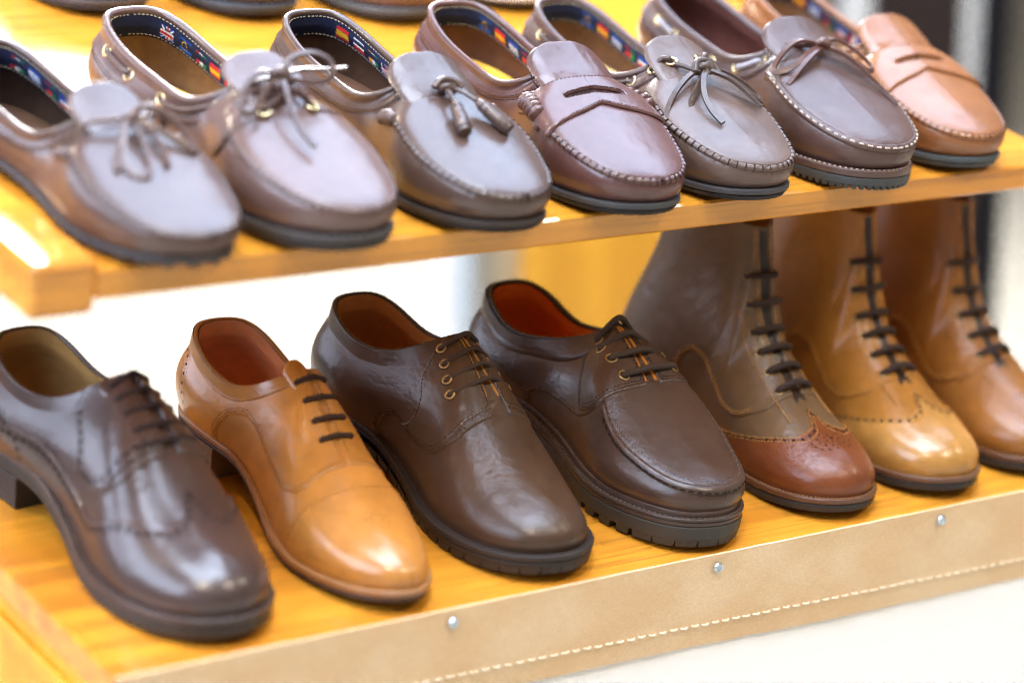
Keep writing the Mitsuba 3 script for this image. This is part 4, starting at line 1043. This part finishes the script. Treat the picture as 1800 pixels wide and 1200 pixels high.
def roll(s, side, y0, y1, col, B, R=.0046, wraps=5, off=.0012):
    """beefroll: the strap end wound with leather"""
    ch = seam_chain(s, side, y0, y1, -.0015)
    if ch is None: return
    q = resample(ch[::-1] if ch[0, 1] > ch[-1, 1] else ch, .0006); q = smooth_chain(q, 6)
    u = np.linspace(0, 1, len(q)); rr = R * (.55 + .45 * np.sqrt(np.clip(1 - (2 * u - 1) ** 4, 0, 1))) * (1 - .34 * np.abs(np.cos(u * wraps * np.pi)) ** 5)
    s.add('beefroll', tube(q[:, :3] + q[:, 3:6] * off, rr, 12, upv=q[:, 3:6], flat=.75), B, np.array(col) * .95)
def bowknot(s, p, n, R, col, B='leather_satin'):
    t = np.linspace(0, 2 * np.pi, 20)[:-1]
    k = s.add('knot', tube(p + n * .0025 + np.column_stack([R * .9 * np.cos(t), R * .55 * np.sin(t), R * .35 * np.sin(2 * t)]), R * .55, 8, closed=True), B, col)
    return k
def draped(s, name, pts, r, col, B='leather_satin', n=50, flat=.75):
    p = np.array(pts, float); q, nn = s.l.at_plan(p[:, 0], p[:, 1]); q = q + nn * p[:, 2:3]
    return s.add(name, tube(spl(q, n), r * 1.15, 4, flat=flat * .9, turn=math.pi / 4), B, col, smooth=False)
def side_lace(s, side, rs_list, d, r, col, mat='brass'):
    """lace that dives in and out of the eyelets along the collar"""
    ps = [s.l.at_ridge(side, rs, d, .0012) for rs in rs_list]
    for p, n in ps: s.eyelet(p, n, .0040, .0013, mat)
    for a in range(0, len(ps) - 1, 2):
        rs0, rs1 = rs_list[a], rs_list[a + 1]; pts = []
        for u in np.linspace(0, 1, 12):
            p, n = s.l.at_ridge(side, rs0 + (rs1 - rs0) * u, d, .0012 - .003 * (abs(2 * u - 1) > .99) + .0022 * (1 - (2 * u - 1) ** 6)); pts.append(p)
        s.add('lace', tube(spl(pts, 30), r, 8), 'leather_satin', col)

def driving_moc():
    col = (.090, .050, .040); B = 'leather_polished'
    l = moc_last(sole=.0075, heel=.004, spring=.008, top=lifted(TOP_LOAF, -.008), ridge=[(y, z - .006) for y, z in RIDGE_LOAF])
    s = Shoe('driving_loafer', 'brown driving loafer with leather bow and studded sole, leftmost on the upper shelf', 'shoe', l, -0.3218, 0.0821, ZU, 5.0, 1.05, seed=21)
    apron(s, col, B, y0=.172, puck=.0007, st_col=(.03, .018, .014))
    collar(s, col, B)
    s.lining((.030, .016, .011), (.06, .03, .016)); s.flag_band(['it', 'gr', 'pt', 'nl', 'fr', 'ie', 'es'], start=-.178)
    s.flap('tongue', 0, lifted([(.204, .0625), (.187, .0680), (.170, .0745), (.157, .0805), (.147, .0855)], -.006), [.024, .027, .028, .028, .026], [.010, .012, .012, .010, .010], col, B, th=.003, nose=.46, power=2.1, follow=True)
    roll(s, 1, .165, .188, col, B, wraps=4); roll(s, -1, .165, .188, col, B, wraps=4)
    lc = (.11, .065, .052)
    draped(s, 'lace', [(.036, .176, .004), (.026, .182, .008), (.012, .186, .010), (0, .187, .009)], .0024, lc)
    draped(s, 'lace', [(-.036, .176, .004), (-.026, .182, .008), (-.012, .186, .010), (0, .187, .009)], .0024, lc)
    p, n = l.at_plan([0], [.187]); bowknot(s, p[0] + n[0] * .008, n[0], .0045, lc)
    draped(s, 'bow_loop', [(0, .187, .011), (-.010, .184, .017), (-.022, .190, .015), (-.034, .203, .008), (-.036, .212, .004), (-.028, .208, .005), (-.014, .197, .009), (0, .189, .010)], .0024, lc)
    draped(s, 'bow_loop', [(0, .187, .011), (.008, .194, .011), (.016, .208, .007), (.021, .224, .003), (.014, .232, .0026), (.005, .222, .004), (.001, .205, .007), (0, .190, .010)], .0022, lc)
    draped(s, 'lace_end', [(0, .188, .010), (.010, .196, .008), (.022, .210, .005), (.028, .222, .003)], .0022, lc)
    draped(s, 'lace_end', [(0, .188, .010), (-.008, .200, .008), (-.010, .215, .004), (-.006, .226, .003)], .0022, lc)
    n = len(l.ring)
    s.flat_layer('outsole', .0030 - .001 * (1 - sstep(.05, .12, l.ring[:, 1])), lambda y: l.zb(y) + .0022, lambda y: l.zt(y), (.045, .040, .042), 'rubber', .0016)
    lugs(s, .0022, .0024, .0085, .0085, (.02, .018, .018), depth=.012, name='stud')
driving_moc()

def boat_shoe():
    col = (.130, .074, .062); B = 'leather_polished'
    l = moc_last(sole=.0105, heel=.008, top=lifted(TOP_LOAF, .004), ridge=[(y, z + .001) for y, z in RIDGE_LOAF])
    s = Shoe('boat_shoe', 'mauve brown boat shoe with brass eyelets and tied lace, second on the upper shelf', 'shoe', l, -0.2021, 0.08, ZU, 4.0, 1.0815, seed=22)
    apron(s, col, B, y0=.176, puck=.0005, st_col=(.06, .035, .03), lip=.0022, th=.0016)
    c = s.sec()
    collar(s, col, B, w=.0215, th=.0018, r=.0030)
    q = fdist(s, [(.118, .2), (.128, .045), (.150, .029), (.168, .0235), (.183, .026), (.192, .036), (.197, .050), (.199, .2)])
    f = np.minimum(q, np.where(c['rs'] > -.004, c['dR'] - .011, 1))
    s.piece('facing', f, np.array(col) * 1.04, B, th=.0016, base=.0010, st=True, st_col=(.09, .055, .05), second=.0044)
    s.lining((.20, .105, .045), (.62, .35, .04)); s.flag_band(['uk', 'eu', 'it', 'es', 'fr', 'dk', 'ie'], start=-.178)
    s.flap('tongue', 0, lifted([(.204, .0625), (.187, .0680), (.170, .0745), (.157, .0805), (.147, .0855)], .0045), [.018, .024, .029, .030, .028], [.006, .010, .013, .013, .012], col, B, th=.0032, nose=.44, power=2.1, follow=True)
    lc = (.085, .050, .042)
    side_lace(s, 1, [-.155, -.122, -.082, -.030], .0105, .0021, lc); side_lace(s, -1, [-.155, -.122, -.082, -.030], .0105, .0021, lc)
    for sd in (1, -1):
        for rs, d in ((.016, .021), (.034, .019)):
            p, n = l.lat(sd, rs, d, .0034); s.eyelet(p, n, .0040, .0013, 'brass')
        p1, n1 = l.lat(sd, .016, .021, .0030); p2, n2 = l.lat(-sd, .034, .019, .0030); pr, nr = l.at_ridge(sd, .025, .0004, .003)
        s.lace_bar(p1, n1, p2, n2, pr, nr, .0021, .006 + .003 * sd, lc)
    p, n = l.at_plan([0], [.176]); k0 = .178
    bowknot(s, p[0] + n[0] * .013, n[0], .0052, lc)
    draped(s, 'lace', [(.020, .172, .003), (.012, .174, .009), (0, .177, .014)], .0021, lc); draped(s, 'lace', [(-.020, .172, .003), (-.012, .174, .009), (0, .177, .014)], .0021, lc)
    P0 = p[0] + n[0] * .014
    def free(name, pts, r=.0020): s.add(name, tube(spl(P0 + np.array(pts), 60), r * 1.15, 4, flat=.7, turn=math.pi / 4), 'leather_satin', lc, smooth=False)
    free('bow_loop', [(0, 0, 0), (-.010, -.004, .009), (-.024, .000, .013), (-.034, .008, .008), (-.030, .014, .000), (-.016, .010, -.003), (0, .002, 0)])
    free('bow_loop', [(0, 0, 0), (.014, -.002, .003), (.030, .006, -.004), (.040, .016, -.014), (.034, .020, -.016), (.018, .010, -.006), (0, .002, 0)])
    free('lace_end', [(0, 0, 0), (-.014, .004, .004), (-.032, .006, .003), (-.050, .004, .002)])
    free('lace_end', [(0, 0, 0), (.004, .012, -.003), (.009, .028, -.012), (.011, .046, -.022), (.010, .058, -.027)])
    loafer_sole(s, (.060, .052, .052), (.030, .027, .026), welt=.0056, mid=.0052)
boat_shoe()

def tassel_loafer():
    col = (.080, .046, .035); B = 'leather_polished'
    l = moc_last(sole=.0080, heel=.012)
    s = Shoe('tassel_loafer', 'greyish brown loafer with two leather tassels on its apron', 'shoe', l, -0.0729, 0.08, ZU, .0, 1.05, seed=23)
    apron(s, col, B, y0=.176, puck=.0011, pitch=.0058, st_col=(.02, .012, .009))
    collar(s, np.array(col) * 1.05, B, w=.0165)
    s.lining((.060, .030, .018), (.10, .05, .03)); s.flag_band(['es', 'pl', 'ie', 'uk', 'eu', 'dk', 'fr'], start=-.178)
    s.flap('tongue', 0, [(.204, .0625), (.187, .0680), (.170, .0745), (.157, .0805), (.147, .0855)], [.028, .031, .032, .031, .028], [.014, .016, .016, .015, .013], col, B, th=.0032, nose=.44, power=2.1, follow=True, stitch=(.045, .026, .02))
    roll(s, 1, .164, .190, (.085, .045, .034), B, R=.0060, wraps=4); roll(s, -1, .164, .190, (.085, .045, .034), B, R=.0060, wraps=4)
    lc = (.075, .043, .033)
    p, n = l.at_plan([.001], [.186]); p, n = p[0] + n[0] * .0045, n[0]
    bowknot(s, p, n, .0052, lc)
    s.add('knot_wrap', tube(spl([p + [.010, -.001, .002], p + [.003, -.003, .007], p + [-.006, 0, .006], p + [-.010, .004, .002]], 24), .0025, 8), B, lc)
    for sx, dx, dy, L, nm in ((.003, .009, .043, 1, 0), (-.004, -.021, .042, 1, 1)):
        a = p + np.array([sx, .003, .002]); e, en = l.at_plan([sx + dx], [.186 + dy]); e = e[0] + en[0] * .0055
        m = a * .62 + e * .38 + n * .003
        tk = s.add('tassel_cord', tube(spl([a, a * .7 + m * .3 + n * .001, m], 14), .0017, 8), B, lc)
        ax = e - m; ln = np.linalg.norm(ax); u = np.linspace(0, 1, 26)
        rr = np.interp(u, [0, .05, .12, .30, .70, .94, 1.0], [.0016, .0030, .0036, .0046, .0054, .0052, .0047])
        V, F = tube(m + ax * u[:, None], rr, 24, upv=n)
        ang = np.tile(np.arange(24), 26); uu = np.repeat(u, 24)
        ctr = np.repeat(m + ax * u[:, None], 24, 0); V[:len(ctr)] = ctr + (V[:len(ctr)] - ctr) * (1 - .10 * (ang % 2) * (uu > .3))[:, None]
        kk = s.add('tassel', (V, F), B, np.array(lc) * 1.05)
        s.add('band', torus(m + ax * .16, ax, .0036, .0009, 16, 6), B, np.array(lc) * .8, parent=kk)
        s.add('band', torus(m + ax * .86, ax, .0053, .0007, 16, 6), B, np.array(lc) * .8, parent=kk)
    loafer_sole(s, (.035, .026, .022), (.016, .014, .013), welt=.0050, mid=.0046)
tassel_loafer()

def penny(name, label, col, X, yaw, seed, flags, start, scale=1.05, rolls=True, sole=((.050, .050, .054), (.014, .014, .016)), puck=.0010, lining=((.12, .05, .025), (.75, .42, .06)), Yt=0.0821):
    B = 'leather_polished'
    l = moc_last()
    s = Shoe(name, label, 'shoe', l, X, Yt, ZU, yaw, scale, seed=seed)
    apron(s, col, B, y0=.176, puck=puck, pitch=.0056, st_col=np.array(col) * .28)
    collar(s, np.array(col) * 1.08, B, w=.0165, st_col=np.array(col) * .45)
    s.lining(*lining); s.flag_band(flags, start=start)
    s.flap('tongue', 0, [(.204, .0625), (.187, .0680), (.170, .0745), (.157, .0805), (.147, .0855)], [.029, .032, .033, .033, .030], [.015, .017, .017, .016, .014], col, B, th=.0032, nose=.46, power=2.1, follow=True, stitch=np.array(col) * .4)
    c = s.sec(); ax = np.abs(c['x'])
    top = .181 - 2.2 * ax ** 2; bot = .2115 + .22 * ax - .002 * np.exp(-(ax / .010) ** 2)
    slit_c = .196 + .10 * ax
    st = np.minimum(np.minimum(c['y'] - top, bot - c['y']), c['dS'] + .006)
    slit = np.maximum(np.abs(c['y'] - slit_c) - .0024 + .001 * (ax / .025) ** 2, ax - .0250)
    f = np.minimum(np.minimum(st, slit), np.where(c['y'] > .15, 1, -1))
    up = .0012 + .0022 * sstep(.030, .012, ax)
    m = l.patch(f, .0018, .0011, .0022)
    sk = s.add('strap', m, B, np.array(col) * 1.10)
    m = l.patch(np.minimum(.0045 - np.abs(c['y'] - slit_c), .0275 - ax), .0003, .002, .0010); s.add('slit_shade', m, 'cloth', np.array(col) * .25, parent=sk)  # dark patch laid under the slit, its shade put into the colour
    s.seam(np.where(slit > 0, np.minimum(c['y'] - top, bot - c['y']) - .0018, -1), .0041, col=np.array(col) * .45, keep=lambda q: (q[:, 12] > .004) & (np.abs(q[:, 0]) < .03), parent=sk)
    if rolls:
        for sd in (1, -1):
            ch = seam_chain(s, sd, .166, .206, -.002)
            fr = np.minimum(np.minimum(.0095 - np.abs(c['dS'] + .001), .0195 - np.abs(c['y'] - .187)), c['side'] * sd)
            s.piece('roll_patch', fr, np.array(col) * 1.05, B, th=.0016, base=.0012, edge=.0022)
            roll(s, sd, .170, .204, col, B, R=.0076, wraps=6, off=.0036)
    loafer_sole(s, *sole)
    return s
penny('penny_loafer', 'burgundy brown penny loafer with a slotted strap across its apron', (.098, .042, .036), 0.0499, -2.5, 24, FLAGS_B, -.178)

def camp_moc():
    col = (.115, .072, .057); B = 'leather_satin'
    l = moc_last()
    s = Shoe('camp_loafer', 'taupe brown camp loafer with brass eyelets and a drooping leather bow', 'shoe', l, 0.1612, 0.0863, ZU, -1.0, 1.029, seed=25)
    apron(s, col, B, y0=.178, puck=.0013, pitch=.0062, st_col=(.018, .012, .01))
    collar(s, (.105, .062, .056), B, w=.020, th=.0018, r=.0029)
    s.lining((.16, .075, .035), (.70, .50, .20)); s.flag_band(FLAGS_B, start=-.178)
    s.flap('tongue', 0, [(.204, .0625), (.187, .0680), (.170, .0745), (.157, .0805), (.147, .0855)], [.026, .029, .030, .029, .026], [.012, .014, .014, .013, .012], col, B, th=.0032, nose=.46, power=2.1, follow=True, stitch=(.045, .028, .022))
    lc = (.062, .038, .030)
    side_lace(s, 1, [-.150, -.118, -.086, -.032], .010, .0022, lc); side_lace(s, -1, [-.150, -.118, -.086, -.032], .010, .0022, lc)
    for sd in (1, -1):
        p0, n0 = l.at_ridge(sd, -.012, .013, .0024); s.eyelet(p0, n0, .0042, .0014, 'brass')
        p, n = l.lat(sd, .012, .0125, .0050); s.eyelet(p, n, .0040, .0013, 'brass')
        s.add('lace', tube(spl([p0 - n0 * .002, p0 + n0 * .003 + [0, .004, .001], (p0 + p) / 2 + n * .006, p + n * .003 + [sd * .003, 0, 0], p - n * .002], 30), .0024, 8), B, lc)
        p3, n3 = l.lat(sd, .034, .004, .006)
        s.add('lace', tube(spl([p - n * .001 + [0, .002, 0], (p + p3) / 2 + n * .003, p3 + n3 * .004], 20), .0022, 8), B, lc)
    p, n = l.at_plan([-.002], [.190]); P0 = p[0] + n[0] * .0105
    bowknot(s, P0 - n[0] * .002, n[0], .0058, lc, B)
    s.add('knot_wrap', tube(spl([P0 + [.012, .004, -.002], P0 + [.004, -.004, .004], P0 + [-.006, -.002, .003], P0 + [-.010, .006, -.003]], 30), .0030, 8), B, np.array(lc) * .9)
    def free(name, pts, r=.0024): s.add(name, tube(spl(P0 + np.array(pts), 60), r * 1.15, 4, flat=.62, turn=math.pi / 4), B, lc, smooth=False)
    free('bow_loop', [(.002, 0, 0), (.016, .004, -.003), (.034, .012, -.012), (.046, .020, -.024), (.050, .030, -.033), (.042, .036, -.034), (.030, .026, -.024), (.016, .014, -.008), (.002, .006, 0)])
    free('bow_loop', [(0, .002, 0), (-.010, .002, -.001), (-.024, .010, -.006), (-.036, .022, -.016), (-.036, .028, -.019), (-.020, .018, -.008), (0, .006, 0)])
    free('lace_end', [(.001, .003, 0), (.010, .012, -.003), (.018, .026, -.012), (.019, .040, -.020), (.017, .050, -.0245)])
    free('lace_end', [(-.001, .003, 0), (-.012, .012, -.004), (-.022, .026, -.012), (-.028, .038, -.019)])
    loafer_sole(s, (.052, .050, .055), (.015, .015, .017), welt=.0054)
camp_moc()

def boat_moc():
    col = (.085, .045, .036); B = 'leather_satin'
    l = moc_last(sole=.0150, heel=.008, spring=.006, top=lifted(TOP_LOAF, .004), ridge=[(y, z + .0065) for y, z in RIDGE_LOAF])
    s = Shoe('boat_shoe', 'dark brown boat shoe with pale cross stitching and a notched thick sole', 'shoe', l, 0.2841, 0.0842, ZU, -1.5, 1.05, seed=26)
    apron(s, col, B, y0=.176, puck=.0005, pitch=.0066, wide=.0034, th=.0018)
    s.seam(l.V[:, 12] + .0020, .0019, keep=lambda q: q[:, 1] > .178, col=(.50, .42, .35), pitch=.0066, r=.0008)
    collar(s, (.10, .065, .062), B, w=.022, th=.0020, r=.0030)
    s.lining((.10, .035, .028), (.12, .05, .035))
    s.flap('tongue', 0, lifted([(.204, .0625), (.187, .0680), (.170, .0745), (.157, .0805), (.147, .0855)], .0065), [.028, .032, .034, .033, .030], [.014, .016, .016, .015, .013], col, B, th=.0034, nose=.46, power=2.1, follow=True, stitch=(.45, .36, .28))
    lc = (.085, .034, .024)
    side_lace(s, 1, [-.150, -.128, -.098, -.076, -.046, -.024], .011, .0023, (.30, .28, .30)); side_lace(s, -1, [-.150, -.128, -.098, -.076, -.046, -.024], .011, .0023, (.30, .28, .30))
    p, n = l.at_plan([0], [.186]); P0 = p[0] + n[0] * .0095
    bowknot(s, P0, n[0], .0050, lc, B)
    def free(name, pts, r=.0023): s.add(name, tube(spl(P0 + np.array(pts), 60), r * 1.15, 4, flat=.62, turn=math.pi / 4), B, lc, smooth=False)
    for sd in (1, -1):
        q, qn = l.at_ridge(sd, -.006, .018, .003)
        s.add('lace', tube(spl([q - qn * .002, q + qn * .004, (q + P0) / 2 + n[0] * .004, P0], 30), .0023, 8), B, lc)
    free('bow_loop', [(0, 0, 0), (.016, -.006, .003), (.034, -.004, -.006), (.044, .002, -.017), (.036, .008, -.014), (.018, .006, -.003), (0, .002, 0)])
    free('bow_loop', [(0, 0, 0), (-.014, -.005, .003), (-.030, .002, -.003), (-.042, .014, -.015), (-.036, .018, -.016), (-.016, .008, -.004), (0, .002, 0)])
    free('lace_end', [(0, .002, 0), (.014, .008, -.003), (.030, .014, -.012), (.042, .018, -.022)])
    free('lace_end', [(0, .002, 0), (-.012, .010, -.003), (-.024, .024, -.012), (-.034, .042, -.024), (-.038, .052, -.030)])
    nr = len(l.ring)
    s.flat_layer('midsole', np.full(nr, .0062), lambda y: l.zt(y) - .0055, lambda y: l.zt(y) + .0003, (.095, .055, .045), 'leather_oiled', .0010)
    s.flat_layer('outsole', np.full(nr, .0060), lambda y: l.zb(y) + .0028, lambda y: l.zt(y) - .0057, (.050, .052, .054), 'rubber', .0010)
    ch = np.column_stack([l.offset_ring(.0042), l.zt(l.ring[:, 1]) + .0004, np.tile([0, 0, 1.0], (nr, 1))]); q = stitches([np.vstack([ch, ch[:1]])], .0001, .0042, .003, .0007); s.add('stitching', q, 'cloth', np.tile((.5, .4, .36), (len(q[0]), 1)), smooth=False, kind='stuff')
    lugs(s, .0058, .0028, .0042, .0016, (.046, .048, .050), depth=.010)
    s.flat_layer('heel', np.full(nr, .0050), lambda y: 0 * y + .0002, lambda y: l.zb(y) + .0026, (.04, .04, .042), 'rubber', .001, yclip=.078)
boat_moc()
penny('penny_loafer', 'light tan penny loafer at the right end of the upper shelf', (.260, .098, .034), 0.4006, -2.0, 27, ['es', 'gr', 'pt', 'nl', 'fr', 'eu', 'nl'], -.178, scale=1.03, rolls=False, sole=((.070, .082, .088), (.045, .055, .060)), puck=.0004, lining=((.30, .17, .09), (.4, .25, .12)), Yt=0.101)

# ---------------------------------------------------------------- second row behind, only the toes in view
def back_shoe(X, Y, col, seed, label, sole_c):
    l = moc_last(N=90, M=36)
    s = Shoe('loafer', label, 'shoe', l, X, Y, ZU - .0005, 0, 1.05, seed=seed)
    apron(s, col, 'leather_polished', y0=.176, puck=0)
    s.rim(np.array(col) * .9, 'leather_polished', r=.0026, upto=-.012); s.lining((.1, .05, .03))
    s.flap('tongue', 0, TONGUE, [.028, .031, .032, .031, .028], .014, col, 'leather_polished', th=.003, nose=.46, power=2.1, follow=True)
    loafer_sole(s, sole_c, (.03, .032, .038))
back_shoe(-0.1107, 0.5945, (.06, .035, .03), 31, 'dark loafer sole in the back row, farthest left', (.08, .07, .07))
back_shoe(0.0153, 0.563, (.07, .05, .045), 32, 'dark loafer in the back row with blue grey sole edge, middle', (.06, .075, .095))
back_shoe(0.1413, 0.5315, (.10, .05, .045), 33, 'brown loafer in the back row behind the tassel loafer, with grey sole', (.09, .10, .11))
back_shoe(0.2778, 0.5473, (.45, .40, .32), 34, 'pale loafer in the back row, behind the burgundy penny loafer', (.75, .72, .66))
